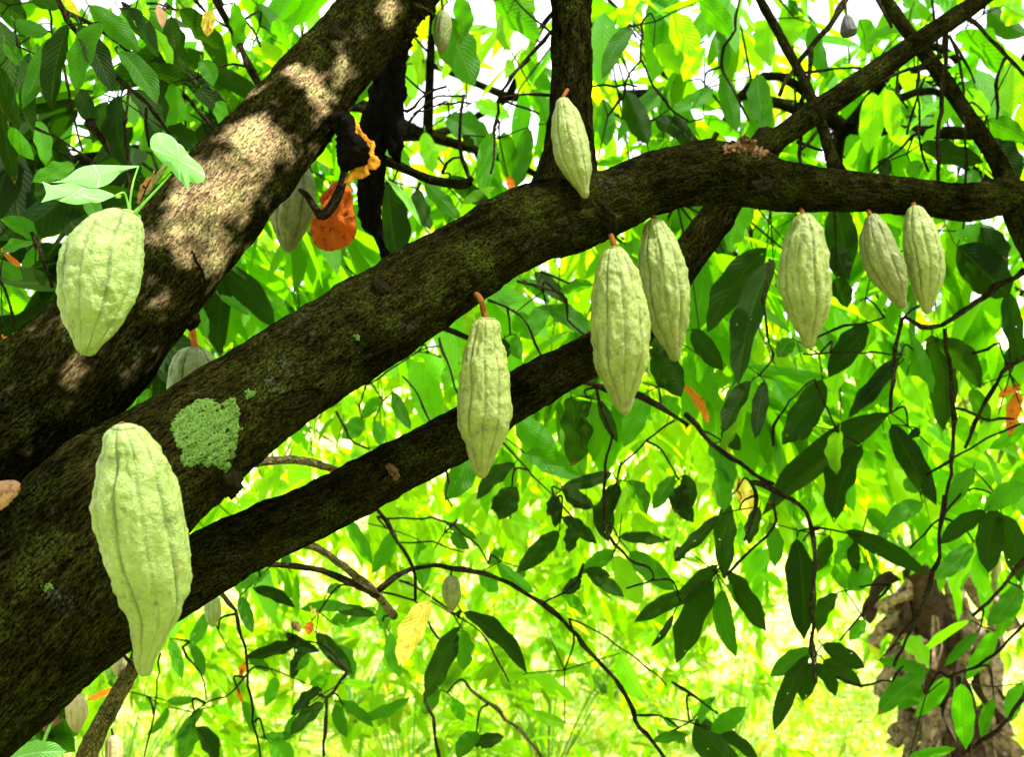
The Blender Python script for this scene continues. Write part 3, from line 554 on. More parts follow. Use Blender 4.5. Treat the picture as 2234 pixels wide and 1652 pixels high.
# traced leaves: zone -> (base x, base y, tip x, tip y, width, shade) shade d dark, m mid, b bright, y yellow, o orange, r brown
LV = {
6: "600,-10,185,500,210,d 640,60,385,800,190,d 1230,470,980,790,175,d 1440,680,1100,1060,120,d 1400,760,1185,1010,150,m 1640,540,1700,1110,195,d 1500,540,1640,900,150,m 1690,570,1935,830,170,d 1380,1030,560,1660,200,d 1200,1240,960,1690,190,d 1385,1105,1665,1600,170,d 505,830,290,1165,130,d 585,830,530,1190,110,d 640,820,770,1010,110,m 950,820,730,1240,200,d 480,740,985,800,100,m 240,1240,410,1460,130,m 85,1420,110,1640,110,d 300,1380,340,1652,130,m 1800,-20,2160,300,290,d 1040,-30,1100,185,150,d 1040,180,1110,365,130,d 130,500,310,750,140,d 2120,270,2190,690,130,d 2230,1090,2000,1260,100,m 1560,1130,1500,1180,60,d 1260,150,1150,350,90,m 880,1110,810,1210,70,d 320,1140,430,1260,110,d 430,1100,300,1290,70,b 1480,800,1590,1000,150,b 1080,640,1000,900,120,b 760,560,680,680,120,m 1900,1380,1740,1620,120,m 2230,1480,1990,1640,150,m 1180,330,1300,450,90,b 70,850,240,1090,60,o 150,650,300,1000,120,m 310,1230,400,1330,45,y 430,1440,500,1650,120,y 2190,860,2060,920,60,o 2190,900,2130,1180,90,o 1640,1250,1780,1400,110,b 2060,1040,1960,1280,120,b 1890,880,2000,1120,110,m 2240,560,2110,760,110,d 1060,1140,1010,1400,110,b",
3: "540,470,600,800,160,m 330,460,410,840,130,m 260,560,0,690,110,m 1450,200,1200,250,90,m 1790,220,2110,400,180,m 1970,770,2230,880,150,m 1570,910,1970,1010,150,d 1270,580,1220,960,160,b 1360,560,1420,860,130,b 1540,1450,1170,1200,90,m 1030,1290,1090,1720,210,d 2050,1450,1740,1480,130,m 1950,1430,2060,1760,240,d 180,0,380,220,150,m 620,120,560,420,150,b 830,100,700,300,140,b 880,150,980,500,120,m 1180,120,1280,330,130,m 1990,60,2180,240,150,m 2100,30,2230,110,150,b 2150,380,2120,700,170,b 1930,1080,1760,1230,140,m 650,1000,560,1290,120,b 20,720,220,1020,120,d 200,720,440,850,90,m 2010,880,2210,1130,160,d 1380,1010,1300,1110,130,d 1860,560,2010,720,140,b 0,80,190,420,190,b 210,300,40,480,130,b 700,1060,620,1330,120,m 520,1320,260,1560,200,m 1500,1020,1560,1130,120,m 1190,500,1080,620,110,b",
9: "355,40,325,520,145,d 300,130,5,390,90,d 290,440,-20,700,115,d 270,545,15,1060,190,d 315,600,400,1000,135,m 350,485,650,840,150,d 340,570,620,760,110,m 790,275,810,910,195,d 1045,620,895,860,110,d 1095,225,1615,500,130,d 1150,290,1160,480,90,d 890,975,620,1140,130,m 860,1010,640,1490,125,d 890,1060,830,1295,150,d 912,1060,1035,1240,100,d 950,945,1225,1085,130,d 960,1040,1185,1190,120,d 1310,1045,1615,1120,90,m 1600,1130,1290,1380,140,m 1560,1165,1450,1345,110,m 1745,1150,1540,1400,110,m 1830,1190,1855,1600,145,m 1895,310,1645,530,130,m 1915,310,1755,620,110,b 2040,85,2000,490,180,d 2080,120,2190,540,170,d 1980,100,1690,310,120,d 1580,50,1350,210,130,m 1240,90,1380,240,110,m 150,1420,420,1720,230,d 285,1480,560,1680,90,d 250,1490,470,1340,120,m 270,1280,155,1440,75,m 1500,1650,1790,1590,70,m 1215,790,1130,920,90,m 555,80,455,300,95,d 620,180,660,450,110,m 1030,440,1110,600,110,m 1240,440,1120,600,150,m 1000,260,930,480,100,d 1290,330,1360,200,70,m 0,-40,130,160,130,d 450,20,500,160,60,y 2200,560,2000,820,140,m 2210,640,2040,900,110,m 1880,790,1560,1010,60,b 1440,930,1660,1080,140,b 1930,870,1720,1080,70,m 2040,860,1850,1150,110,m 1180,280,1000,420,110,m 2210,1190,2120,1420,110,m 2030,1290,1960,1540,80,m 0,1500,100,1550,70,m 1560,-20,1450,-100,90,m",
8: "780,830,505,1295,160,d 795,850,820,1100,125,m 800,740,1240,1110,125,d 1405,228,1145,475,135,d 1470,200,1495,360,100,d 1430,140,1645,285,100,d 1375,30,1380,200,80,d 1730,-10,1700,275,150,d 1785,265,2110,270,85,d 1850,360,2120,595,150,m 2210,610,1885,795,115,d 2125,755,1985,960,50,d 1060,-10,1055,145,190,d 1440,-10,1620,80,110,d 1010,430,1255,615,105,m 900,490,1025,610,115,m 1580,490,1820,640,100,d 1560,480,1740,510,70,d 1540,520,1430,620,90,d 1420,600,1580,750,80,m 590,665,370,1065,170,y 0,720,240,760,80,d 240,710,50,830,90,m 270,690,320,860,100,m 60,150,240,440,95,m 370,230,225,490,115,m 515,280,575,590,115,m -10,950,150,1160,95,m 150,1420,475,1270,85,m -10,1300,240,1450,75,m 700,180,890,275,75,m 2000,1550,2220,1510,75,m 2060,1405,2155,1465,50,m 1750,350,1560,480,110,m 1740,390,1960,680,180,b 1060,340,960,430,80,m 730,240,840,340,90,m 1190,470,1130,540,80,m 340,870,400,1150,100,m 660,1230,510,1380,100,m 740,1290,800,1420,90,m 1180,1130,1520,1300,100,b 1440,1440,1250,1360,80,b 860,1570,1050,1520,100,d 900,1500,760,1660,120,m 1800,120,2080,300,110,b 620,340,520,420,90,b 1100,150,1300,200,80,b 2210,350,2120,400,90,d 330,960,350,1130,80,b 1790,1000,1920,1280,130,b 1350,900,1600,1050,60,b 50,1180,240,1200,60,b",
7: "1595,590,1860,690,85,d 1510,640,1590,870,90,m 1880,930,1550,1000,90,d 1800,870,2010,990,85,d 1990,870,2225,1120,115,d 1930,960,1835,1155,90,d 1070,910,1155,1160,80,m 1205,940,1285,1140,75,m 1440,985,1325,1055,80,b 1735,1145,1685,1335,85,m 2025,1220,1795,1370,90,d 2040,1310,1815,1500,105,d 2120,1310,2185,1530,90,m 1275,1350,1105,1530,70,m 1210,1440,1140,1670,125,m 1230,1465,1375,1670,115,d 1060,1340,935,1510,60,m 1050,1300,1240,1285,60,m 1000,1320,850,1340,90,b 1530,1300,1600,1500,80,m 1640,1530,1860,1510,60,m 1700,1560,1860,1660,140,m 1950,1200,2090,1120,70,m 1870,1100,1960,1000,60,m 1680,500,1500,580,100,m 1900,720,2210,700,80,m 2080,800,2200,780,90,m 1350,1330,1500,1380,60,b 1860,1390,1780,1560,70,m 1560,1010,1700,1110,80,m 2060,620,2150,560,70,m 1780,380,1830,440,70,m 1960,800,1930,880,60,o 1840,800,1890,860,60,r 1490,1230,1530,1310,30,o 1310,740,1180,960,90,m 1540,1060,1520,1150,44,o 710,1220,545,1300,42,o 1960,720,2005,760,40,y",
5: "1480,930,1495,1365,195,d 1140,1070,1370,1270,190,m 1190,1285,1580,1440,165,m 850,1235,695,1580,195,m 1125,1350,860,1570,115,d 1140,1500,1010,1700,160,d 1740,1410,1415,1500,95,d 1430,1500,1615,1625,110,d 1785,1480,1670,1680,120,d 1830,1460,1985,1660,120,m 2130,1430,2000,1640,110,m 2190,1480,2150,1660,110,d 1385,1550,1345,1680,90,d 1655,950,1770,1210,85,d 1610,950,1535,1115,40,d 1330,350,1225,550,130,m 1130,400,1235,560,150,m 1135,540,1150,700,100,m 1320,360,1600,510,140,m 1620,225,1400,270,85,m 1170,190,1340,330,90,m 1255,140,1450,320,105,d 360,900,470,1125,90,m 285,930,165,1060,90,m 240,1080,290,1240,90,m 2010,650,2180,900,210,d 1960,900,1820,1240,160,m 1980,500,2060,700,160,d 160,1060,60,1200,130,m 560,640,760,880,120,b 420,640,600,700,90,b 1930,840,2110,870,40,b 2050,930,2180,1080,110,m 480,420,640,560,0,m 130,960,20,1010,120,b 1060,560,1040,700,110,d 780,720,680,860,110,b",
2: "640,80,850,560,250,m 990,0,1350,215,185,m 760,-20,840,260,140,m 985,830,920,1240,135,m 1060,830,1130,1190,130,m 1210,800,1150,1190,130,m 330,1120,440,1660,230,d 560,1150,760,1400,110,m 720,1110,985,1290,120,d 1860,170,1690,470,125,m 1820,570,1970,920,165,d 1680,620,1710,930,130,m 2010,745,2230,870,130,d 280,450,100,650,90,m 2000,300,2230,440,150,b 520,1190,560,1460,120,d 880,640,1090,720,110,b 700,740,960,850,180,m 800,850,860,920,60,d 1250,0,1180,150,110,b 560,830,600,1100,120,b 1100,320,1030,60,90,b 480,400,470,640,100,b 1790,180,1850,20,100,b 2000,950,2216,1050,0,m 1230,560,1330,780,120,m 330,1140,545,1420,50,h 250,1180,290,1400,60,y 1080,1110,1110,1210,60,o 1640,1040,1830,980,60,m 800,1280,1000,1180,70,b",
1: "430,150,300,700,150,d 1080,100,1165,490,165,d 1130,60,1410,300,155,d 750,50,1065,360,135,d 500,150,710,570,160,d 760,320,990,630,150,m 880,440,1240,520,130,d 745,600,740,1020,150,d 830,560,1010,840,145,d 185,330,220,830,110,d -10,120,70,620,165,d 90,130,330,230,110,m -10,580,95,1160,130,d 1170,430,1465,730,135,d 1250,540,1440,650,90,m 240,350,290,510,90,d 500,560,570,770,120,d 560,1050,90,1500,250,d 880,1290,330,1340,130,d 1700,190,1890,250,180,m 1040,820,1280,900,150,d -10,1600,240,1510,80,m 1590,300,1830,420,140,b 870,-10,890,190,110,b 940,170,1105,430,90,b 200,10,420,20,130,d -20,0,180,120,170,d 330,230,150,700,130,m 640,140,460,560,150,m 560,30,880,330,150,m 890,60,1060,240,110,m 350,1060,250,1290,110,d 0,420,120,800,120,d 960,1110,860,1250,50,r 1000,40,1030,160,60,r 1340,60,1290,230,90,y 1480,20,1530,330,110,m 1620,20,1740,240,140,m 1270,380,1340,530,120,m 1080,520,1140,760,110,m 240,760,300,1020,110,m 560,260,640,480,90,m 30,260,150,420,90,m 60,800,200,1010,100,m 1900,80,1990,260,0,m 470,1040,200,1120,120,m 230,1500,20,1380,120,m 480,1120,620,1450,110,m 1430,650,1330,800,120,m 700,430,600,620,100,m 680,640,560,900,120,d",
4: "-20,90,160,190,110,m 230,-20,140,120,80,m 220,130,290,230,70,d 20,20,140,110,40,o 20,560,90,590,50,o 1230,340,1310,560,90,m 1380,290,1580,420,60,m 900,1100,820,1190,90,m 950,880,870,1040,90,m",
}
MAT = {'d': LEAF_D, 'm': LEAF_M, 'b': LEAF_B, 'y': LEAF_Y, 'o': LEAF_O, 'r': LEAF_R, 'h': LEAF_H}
leaves = []
for z, s in LV.items():
    for tok in s.split():
        v = tok.split(','); q = list(map(float, v[:5]))
        if q[4] < 5: continue
        a = zc(z, q[0], q[1]); b = zc(z, q[2], q[3]); leaves.append([*a, *b, q[4] * .3463, v[5]])
# group the leaves whose bases sit together
clusters = []
for lf in leaves:
    best = None
    for c in clusters:
        if math.hypot(c[0][0] - lf[0], c[0][1] - lf[1]) < 78 and len(c) < 9 and (c[0][5] == 'b') == (lf[5] == 'b'): best = c; break
    if best: best.append(lf)
    else: clusters.append([lf])
# at most 98 leafy twigs on the tree: fold the rest into their nearest neighbour
while len(clusters) > 98:
    small = min(clusters, key=len); clusters.remove(small)
    near = min(clusters, key=lambda c: math.hypot(c[0][0] - small[0][0], c[0][1] - small[0][1])); near += small
for k, c in enumerate(clusters):
    r = random.Random(k * 7 + 3)
    br = sum(l[5] == 'b' for l in c) > len(c) / 2
    dk = sum(l[5] == 'd' for l in c) > len(c) / 2
    cx = sum(l[0] for l in c) / len(c); cyy = sum(l[1] for l in c) / len(c)
    d = r.uniform(2.25, 2.5) if dk else r.uniform(2.4, 2.9)
    if br: d = r.uniform(2.8, 3.4)
    if any(l[5] in 'y' and l[4] > 50 for l in c): d = 1.95
    if cx < 560 and cyy < 620: d = r.uniform(1.75, 2.1)
    # hang from the nearest branch above, else from an arching twig of its own
    def cost(a): return math.hypot(a[0] - cx, a[1] - cyy) + (60 if a[1] > cyy else 0) + abs(a[2] - d) * 120
    a = min(anchors, key=cost)
    if cost(a) < 330: start = (a[0], a[1], a[2])
    else: start = (cx + r.uniform(-160, 160), cyy - r.uniform(170, 280), d + r.uniform(.1, .4))
    mx, my = (start[0] + cx) / 2 + r.uniform(-18, 18), (start[1] + cyy) / 2 - r.uniform(5, 30)
    path = px_path([(start[0], start[1], 3.0, start[2]), (mx, my, 2.4, (start[2] + d) / 2 + .02), (cx, cyy - 4, 2.0, d)])
    V, Q, B, _ = tube_arrays(path, 6, .0003, k, .02, .1)
    allV = [V]; allQ = [Q]; allB = [B]; off = len(V)
    for l in c:          # a short side shoot to each leaf base
        sp = px_path([(cx, cyy - 4, 1.7, d), ((cx + l[0]) / 2, (cyy + l[1]) / 2 - 3, 1.5, d), (l[0], l[1], 1.3, d)])
        if math.hypot(cx - l[0], cyy - l[1]) < 3: continue
        v, q, b, _ = tube_arrays(sp, 6, 0, k, .02); allV.append(v); allQ.append(q + off); allB.append(b); off += len(v)
    V = np.vstack(allV)
    tw = mesh('leafy_twig', V, np.vstack(allQ), BARKT, tree, vec=np.vstack(allB), flt=np.zeros(len(V)))
    for i, l in enumerate(c):
        ax = math.hypot(l[2] - l[0], l[3] - l[1]); dd = d + r.uniform(-.02, .02)
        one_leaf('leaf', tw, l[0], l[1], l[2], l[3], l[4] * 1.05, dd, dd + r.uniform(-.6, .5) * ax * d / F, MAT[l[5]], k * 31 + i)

# ------------------------------------------------------------------ cacao pods
def pod(label, top, bot, wpx, d0, d1, m, prof=None, stalk=None, stalk_m=STALK, rug=1.0, seed=0, nr_=10, phase=.2, group='cacao pods hanging from the bark', bend=0., shift=None):
    a = P(*top, d0); b = P(*bot, d1); ax = b - a; L = ax.length; ax.normalize()
    rw = wpx / 2 * (d0 + d1) / 2 / F
    root = empty('cacao_pod', a); tag(root, label, 'cacao pod', group)
    view = ((a + b) / 2 - CAM).normalized(); X = ax.cross(view).normalized(); Y = X.cross(ax).normalized()
    prof = prof or [(0, .0), (.01, .22), (.04, .42), (.10, .60), (.2, .82), (.35, .98), (.5, 1.0), (.65, .92), (.78, .72), (.88, .46), (.95, .27), (.985, .17), (1, 0)]
    nl, ns = (120, 120) if wpx > 60 else (48, 60)
    pt = np.array([p[0] for p in prof]); pr = np.array([p[1] for p in prof])
    V = []; BC = []; FU = []; LF = []
    for i in range(nl + 1):
        t = (1 - math.cos(math.pi * i / nl)) / 2
        # smooth the profile
        r0 = (np.interp(t, pt, pr) + np.interp(max(0, t - .012), pt, pr) + np.interp(min(1, t + .012), pt, pr)) / 3 if 0 < t < 1 else 0
        if t < .012 or t > .988: r0 = np.interp(t, pt, pr)
        for j in range(ns):
            th = 2 * math.pi * j / ns
            k = (th + phase) * nr_ / (2 * math.pi) + .12 * mn.noise(Vector((math.cos(th) * 1.4, math.sin(th) * 1.4, t * 3 + seed)))
            fr = abs(k - math.floor(k) - .5) * 2       # 1 at the furrow
            alt = .55 + .45 * ((int(math.floor(k + .5)) % 2))
            fur = max(0, (fr - .80) / .20) ** 1.2 * alt
            groove = .065 * (fr ** 3) * alt + .06 * max(0, (fr - .8) / .2) * alt
            q = Vector((math.cos(th) * rw * max(r0, .1), math.sin(th) * rw * max(r0, .1), t * L))
            s_ = q + Vector((seed * .37, 0, 0))
            f1 = .22 / max(rw * 2.2, .02)
            s3 = Vector((s_.x, s_.y, s_.z * .8)); wrt = mn.noise(s3 * 42) * .34 + (.5 - abs(mn.noise(s3 * 62))) * .42 + (.5 - abs(mn.noise(s3 * 125))) * .30 + mn.noise(s_ * 230) * .10 - .3 + .45 * mn.noise(Vector((s_.x * 85, s_.y * 85, s_.z * 24)))
            wrt = wrt * (1 - .6 * fur)
            rr = rw * r0 * (1 - groove) + rug * .0078 * (rw / .035) * wrt * min(1, r0 * 1.6)
            edge = .03 * rw * math.sin(t * 9 + seed) + (np.interp(t, [q_[0] for q_ in shift], [q_[1] for q_ in shift]) * (d0 + d1) / 2 / F if shift else 0)
            c = a + ax * (t * L) + X * (bend * L * math.sin(math.pi * t) + edge)
            V.append(c + X * math.cos(th) * rr + Y * math.sin(th) * rr); BC.append((s_.x, s_.y, s_.z)); FU.append(fur * (.3 + .7 * min(1, max(0, .8 + mn.noise(s_ * 60) * 1.5)))); LF.append((t, 0, (seed * .618) % 1))
    i = np.arange(nl)[:, None] * ns; j = np.arange(ns)[None]; j2 = (j + 1) % ns
    Q = np.stack([i + j, i + ns + j, i + ns + j2, i + j2], -1).reshape(-1, 4)
    body = mesh('pod_body', V, Q, m, root, vec=BC, flt=FU, uv=LF)
    if stalk:
        pts = px_path(stalk); pts.append((*(a + ax * .004), pts[-1][3] * 1.25))
        tube('stalk', pts, stalk_m, root, 12, .0004, seed, .003)
    return root
NECK = [(0, 0), (.005, .30), (.02, .44), (.06, .56), (.12, .59), (.2, .70), (.3, .87), (.42, .95), (.55, 1.0), (.62, 1.0), (.7, .88), (.78, .68), (.85, .54), (.92, .38), (.97, .24), (.99, .16), (1, 0)]
BLUNT = [(0, 0), (.004, .22), (.02, .42), (.06, .54), (.1, .64), (.2, .87), (.3, .98), (.4, 1.0), (.5, .97), (.6, .91), (.7, .80), (.76, .65), (.8, .53), (.87, .385), (.93, .27), (.98, .19), (.992, .14), (1, 0)]
EGGT = [(0, 0), (.01, .34), (.04, .52), (.10, .68), (.2, .86), (.33, .98), (.46, 1.0), (.58, .94), (.7, .80), (.8, .62), (.88, .44), (.94, .32), (.98, .22), (.992, .14), (1, 0)]
EGG = [(0, 0), (.01, .30), (.04, .52), (.10, .72), (.2, .90), (.35, 1.0), (.5, 1.0), (.65, .92), (.78, .72), (.88, .48), (.95, .32), (.985, .18), (1, 0)]
SPINB = [(0, 0), (.006, .22), (.02, .34), (.05, .47), (.15, .71), (.3, .91), (.45, .98), (.55, 1.0), (.65, .95), (.72, .86), (.8, .64), (.87, .45), (.93, .32), (.975, .22), (.99, .16), (1, 0)]
SPIN = [(0, 0), (.006, .2), (.03, .38), (.08, .52), (.18, .76), (.32, .95), (.48, 1.0), (.62, .95), (.75, .76), (.85, .50), (.92, .32), (.97, .24), (.99, .17), (1, 0)]
pod('large pale green pod hanging lowest in front, before the thick limb with the lichen crust', (266, 925), (318, 1476), 186, .84, .88, POD_A, BLUNT, [(285, 960, 7, 1.02), (276, 940, 8, .93), (267, 929, 9, .86)], STALKB, seed=1, phase=.25, rug=.85, shift=[(0, 0), (.1, 12), (.2, 12), (.3, 15), (.4, 21), (.5, 26), (.6, 29), (.7, 33), (.76, 30), (.8, 22), (.87, 11), (.93, 0), (1, 0)])
pod('pale wrinkled egg-shaped pod leaning on the upper limb below the heart-shaped vine leaves', (262, 461), (188, 777), 176, 1.06, 1.02, POD_A, EGGT, [(300, 475, 8, 1.16), (280, 464, 8, 1.12), (256, 466, 9, 1.08)], stalk_m=VINE, seed=2, phase=.0, rug=.85, nr_=9, bend=-.03)
pod('yellow-green pod with a narrow neck on a bent brown stalk under the middle limb', (1061, 692), (1052, 1045), 122, 1.42, 1.42, POD_B, NECK, [(1036, 640, 5, 1.45), (1044, 648, 6.5, 1.42), (1051, 660, 6, 1.41), (1055, 680, 6.5, 1.42)], seed=3, phase=.35, rug=.9)
pod('long pointed green pod hanging in front of the other just right of the upright limb', (1341, 537), (1363, 907), 132, 1.55, 1.55, POD_B, SPINB, [(1328, 505, 5, 1.62), (1334, 516, 6, 1.58), (1340, 534, 6, 1.55)], seed=4, phase=.15, rug=.8)
pod('green pod half hidden behind the long pointed pod in the middle of the picture', (1428, 476), (1473, 789), 112, 1.68, 1.68, POD_B, SPIN, [(1415, 455, 6, 1.70), (1425, 474, 6, 1.68)], seed=5, phase=.3, rug=.8)
pod('slim pod lying against the upright limb, tip pointing down right', (1226, 213), (1277, 433), 80, 1.56, 1.54, POD_B, SPIN, [(1238, 196, 4, 1.62), (1234, 202, 4.5, 1.58), (1229, 212, 4, 1.56)], seed=6, phase=.3, rug=.75, bend=-.02)
pod('single yellow-green pod hanging under the level limb, left of the leaning pair', (1752, 465), (1764, 762), 112, 1.80, 1.80, POD_B, SPIN, [(1745, 452, 5, 1.84), (1750, 463, 5, 1.80)], seed=7, phase=.55, rug=.75)
pod('speckled olive pod, left one of the pair under the level limb', (1898, 468), (1974, 673), 84, 1.86, 1.84, POD_C, SPIN, [(1890, 452, 5, 1.9), (1897, 466, 5, 1.86)], seed=8, phase=.4, rug=.7, bend=-.04)
pod('paler pod, right one of the pair under the level limb', (1994, 448), (2024, 686), 84, 1.88, 1.87, POD_B, SPIN, [(1990, 436, 5, 1.93), (1993, 446, 5, 1.89)], seed=9, phase=.1, rug=.7, bend=.03)
pod('shaded olive pod showing below the upper limb beside the orange dead leaf', (648, 350), (628, 552), 96, 1.62, 1.62, POD_C, EGG, [(640, 330, 5, 1.6), (646, 350, 5, 1.62)], seed=10, phase=.5, rug=.6)
pod('pale pod with an orange stalk peeping over the middle limb', (428, 756), (410, 1010), 118, 1.47, 1.48, POD_A, EGG, [(416, 690, 6, 1.45), (420, 715, 6.5, 1.46), (424, 750, 7, 1.47)], STALKO, seed=11, phase=.2, rug=.6)
g2 = 'small young pods in the background'
pod('small striped pod hanging at the top edge beside the scarred limb end', (968, 22), (962, 120), 40, 1.62, 1.62, POD_C, EGG, [(962, -20, 2.5, 1.62), (966, 20, 3, 1.62)], STALKB, seed=12, rug=.4, group=g2)
pod('small black shrivelled pod hanging near the top right branches', (1846, 30), (1853, 82), 38, 2.2, 2.2, POD_K, [(0, 0), (.05, .3), (.2, .6), (.5, .9), (.75, 1), (.92, .8), (1, 0)], [(1845, 0, 2, 2.2), (1846, 28, 2.5, 2.2)], STALKB, seed=13, rug=.6, group=g2)
pod('small dark olive pod hanging from the thin arching branch', (984, 1256), (986, 1336), 42, 1.86, 1.86, POD_C, EGG, [(985, 1238, 2, 1.86), (984, 1255, 3, 1.86)], STALKB, seed=14, rug=.4, group=g2)
pod('small pale green pod right of the tip of the largest pod', (464, 1298), (464, 1370), 37, 2.0, 2.0, POD_A, EGG, [(468, 1270, 2, 2.0), (465, 1297, 2.6, 2.0)], STALKB, seed=15, rug=.4, group=g2)
pod('small pinkish white pod below the trunk in the bottom left corner', (166, 1514), (168, 1600), 46, 1.75, 1.75, POD_P, EGG, [(172, 1490, 2, 1.75), (167, 1513, 3, 1.75)], STALKB, seed=16, rug=.3, group=g2)
pod('small pink-striped pod at the bottom edge beside the slanting olive branch', (247, 1604), (250, 1690), 38, 1.72, 1.72, POD_P, EGG, [(243, 1590, 2, 1.72), (246, 1603, 3, 1.72)], STALKB, seed=17, rug=.3, group=g2)
pod('tiny green pod between the trunk and the tip of the largest pod', (266, 1422), (256, 1478), 30, 1.6, 1.6, POD_P, EGG, [(262, 1400, 2, 1.58), (265, 1421, 2.6, 1.6)], STALKB, seed=18, rug=.3, group=g2)

# ------------------------------------------------------------------ rotten husk with orange fungus frill, orange dead leaf, vine
hk = empty('rotten_husk', P(745, 245, 1.42)); tag(hk, 'black rotten pod husk with an orange scalloped rim hanging under the upper limb', 'dead husk')
def outline(name, poly, d, th, m, parent, bulge=0., seed=0, sub=5, rag=4., crump=.004):
    """a solid with this outline: rounded faces front and back"""
    cx = sum(p[0] for p in poly) / len(poly); cy_ = sum(p[1] for p in poly) / len(poly)
    n = len(poly) * sub
    P4 = catmull([(*p, 0, 0) for p in poly + [poly[0]]], n + 1)[:-1]
    P4[:, 0] += [rag * mn.noise(Vector((q[0] * .12, q[1] * .12, seed))) + rag * .6 * mn.noise(Vector((q[0] * .35, q[1] * .35, seed))) for q in P4]
    V = []; Fc = []; K = [1, .96, .88, .76, .62, .48, .34, .2, .08]
    for side in (1, -1):
        for k in K:
            for q in P4:
                x = cx + (q[0] - cx) * k; y = cy_ + (q[1] - cy_) * k
                dz = side * th * math.sqrt(max(0, 1 - k * k)) + bulge * (1 - k * k) + crump * (mn.noise(Vector((x * .045, y * .03, seed))) + .5 * mn.noise(Vector((x * .13, y * .09, seed)))) 
                V.append(P(x, y, d - dz))
    nk = len(K)
    for s in (0, 1):
        for a in range(nk - 1):
            for i in range(n):
                j = (i + 1) % n; o = s * nk * n; q = (o + a * n + i, o + a * n + j, o + (a + 1) * n + j, o + (a + 1) * n + i); Fc.append(q if s == 0 else q[::-1])
        o = s * nk * n + (nk - 1) * n; Fc.append(tuple(range(o, o + n)))
    # join the outer rims
    for i in range(n):
        j = (i + 1) % n; Fc.append((i, j, nk * n + j, nk * n + i))
    lfu = np.array([((V_ - V[0]).length * 4 % 1, .5, 0) for V_ in V])
    return mesh(name, V, Fc, m, parent, uv=lfu, flt=np.full(len(V), .5))
outline('husk_shell', [(737, 252), (760, 244), (772, 262), (776, 285), (790, 300), (803, 320), (806, 345), (796, 360), (778, 366), (760, 374), (745, 372), (735, 345), (733, 300)], 1.45, .022, BLACK, hk, seed=3, rag=6, crump=.012)
outline('fungus_rim', [(770, 252), (780, 266), (790, 286), (800, 296), (806, 305), (816, 308), (820, 322), (816, 334), (826, 344), (829, 358), (820, 370), (806, 370), (803, 382), (790, 390), (774, 390), (762, 398), (748, 400), (758, 384), (775, 368), (792, 356), (798, 338), (792, 316), (778, 300), (768, 275)], 1.468, .006, CREAM, hk, seed=5)
tube('stalk', px_path([(720, 262, 10, 1.44), (735, 252, 9, 1.44), (752, 250, 8, 1.45)]), BLACK, hk, 12, .001, 2, .004)
dl = empty('dead_leaf', P(745, 392, 1.55)); tag(dl, 'bright orange dead leaf caught on a hooked black twig in the middle left', 'dead leaf')
outline('blade', [(752, 396), (766, 412), (770, 440), (774, 470), (778, 500), (770, 525), (745, 542), (715, 548), (688, 535), (678, 505), (680, 478), (694, 462), (706, 440), (722, 428), (738, 412)], 1.56, .004, LEAF_O, dl, .01, 7, crump=.013)
outline('blade', [(736, 393), (742, 402), (728, 425), (712, 448), (700, 446), (700, 428), (716, 410), (728, 398)], 1.58, .003, LEAF_O, dl, .0, 9)
ht = tube('twig', px_path([(752, 372, 9, 1.5), (744, 410, 10, 1.49), (725, 448, 11, 1.48), (704, 470, 11, 1.48), (688, 455, 8, 1.5), (670, 428, 7, 1.53), (655, 415, 5, 1.56)]), BARKT, tree, 12, .0008, 4, .006)

vn = empty('climbing_vine', P(290, 465, 1.14)); tag(vn, 'climbing vine with three pale heart-shaped leaves on the upper limb', 'vine')
def heart(poly, d0, dd, seed, tiltv=(0, 0)):
    """thin heart-shaped blade, cupped, filled as a fan grid round a midline point"""
    cx = sum(p[0] for p in poly) / len(poly); cy_ = sum(p[1] for p in poly) / len(poly); n = len(poly) * 4
    Pq = catmull([(*p, 0, 0) for p in poly + [poly[0]]], n + 1)[:-1]; V = []; U = []; Fc = []; K = np.linspace(1, 0, 9)
    for k in K[:-1]:
        for i, q in enumerate(Pq):
            x = cx + (q[0] - cx) * k; y = cy_ + (q[1] - cy_) * k
            V.append(P(x, y, d0 + (x - cx) * tiltv[0] + (y - cy_) * tiltv[1] + dd * k * k + .004 * mn.noise(Vector((x * .03, y * .03, seed))))); U.append((k * .9, math.sin(i / n * 2 * math.pi * 2) * .8, 0))
    V.append(P(cx, cy_, d0)); U.append((0, 0, 0)); c = len(V) - 1
    for a in range(len(K) - 2):
        for i in range(n): j = (i + 1) % n; Fc.append((a * n + i, a * n + j, (a + 1) * n + j, (a + 1) * n + i))
    for i in range(n): Fc.append(((len(K) - 2) * n + i, (len(K) - 2) * n + (i + 1) % n, c))
    return mesh('leaf', V, Fc, LEAF_H, vn, uv=U, flt=np.full(len(V), .6))
h1 = heart([(387, 312), (398, 318), (412, 338), (428, 352), (440, 364), (447, 380), (445, 394), (432, 400), (414, 398), (410, 416), (402, 404), (385, 386), (370, 368), (352, 352), (338, 336), (328, 318), (330, 300), (342, 290), (358, 290), (374, 297), (384, 306)], 1.12, .012, 1, (.0003, -.0004))
h2 = heart([(92, 396), (112, 404), (140, 400), (160, 400), (188, 410), (214, 412), (234, 418), (250, 426), (236, 434), (214, 442), (196, 442), (172, 446), (150, 444), (128, 438), (104, 432), (90, 442), (100, 424), (98, 410)], 1.1, .01, 2, (.0002, -.001))
h3 = heart([(112, 398), (140, 390), (170, 368), (200, 360), (240, 360), (275, 361), (304, 362), (280, 370), (262, 378), (244, 396), (226, 406), (200, 410), (160, 400)], 1.16, .01, 3, (.0003, -.001))
tube('stem', px_path([(374, 378, 2, 1.13), (345, 410, 2.6, 1.13), (312, 445, 3, 1.13), (292, 468, 5, 1.13)]), VINE, vn, 8, 0, 0, .004)
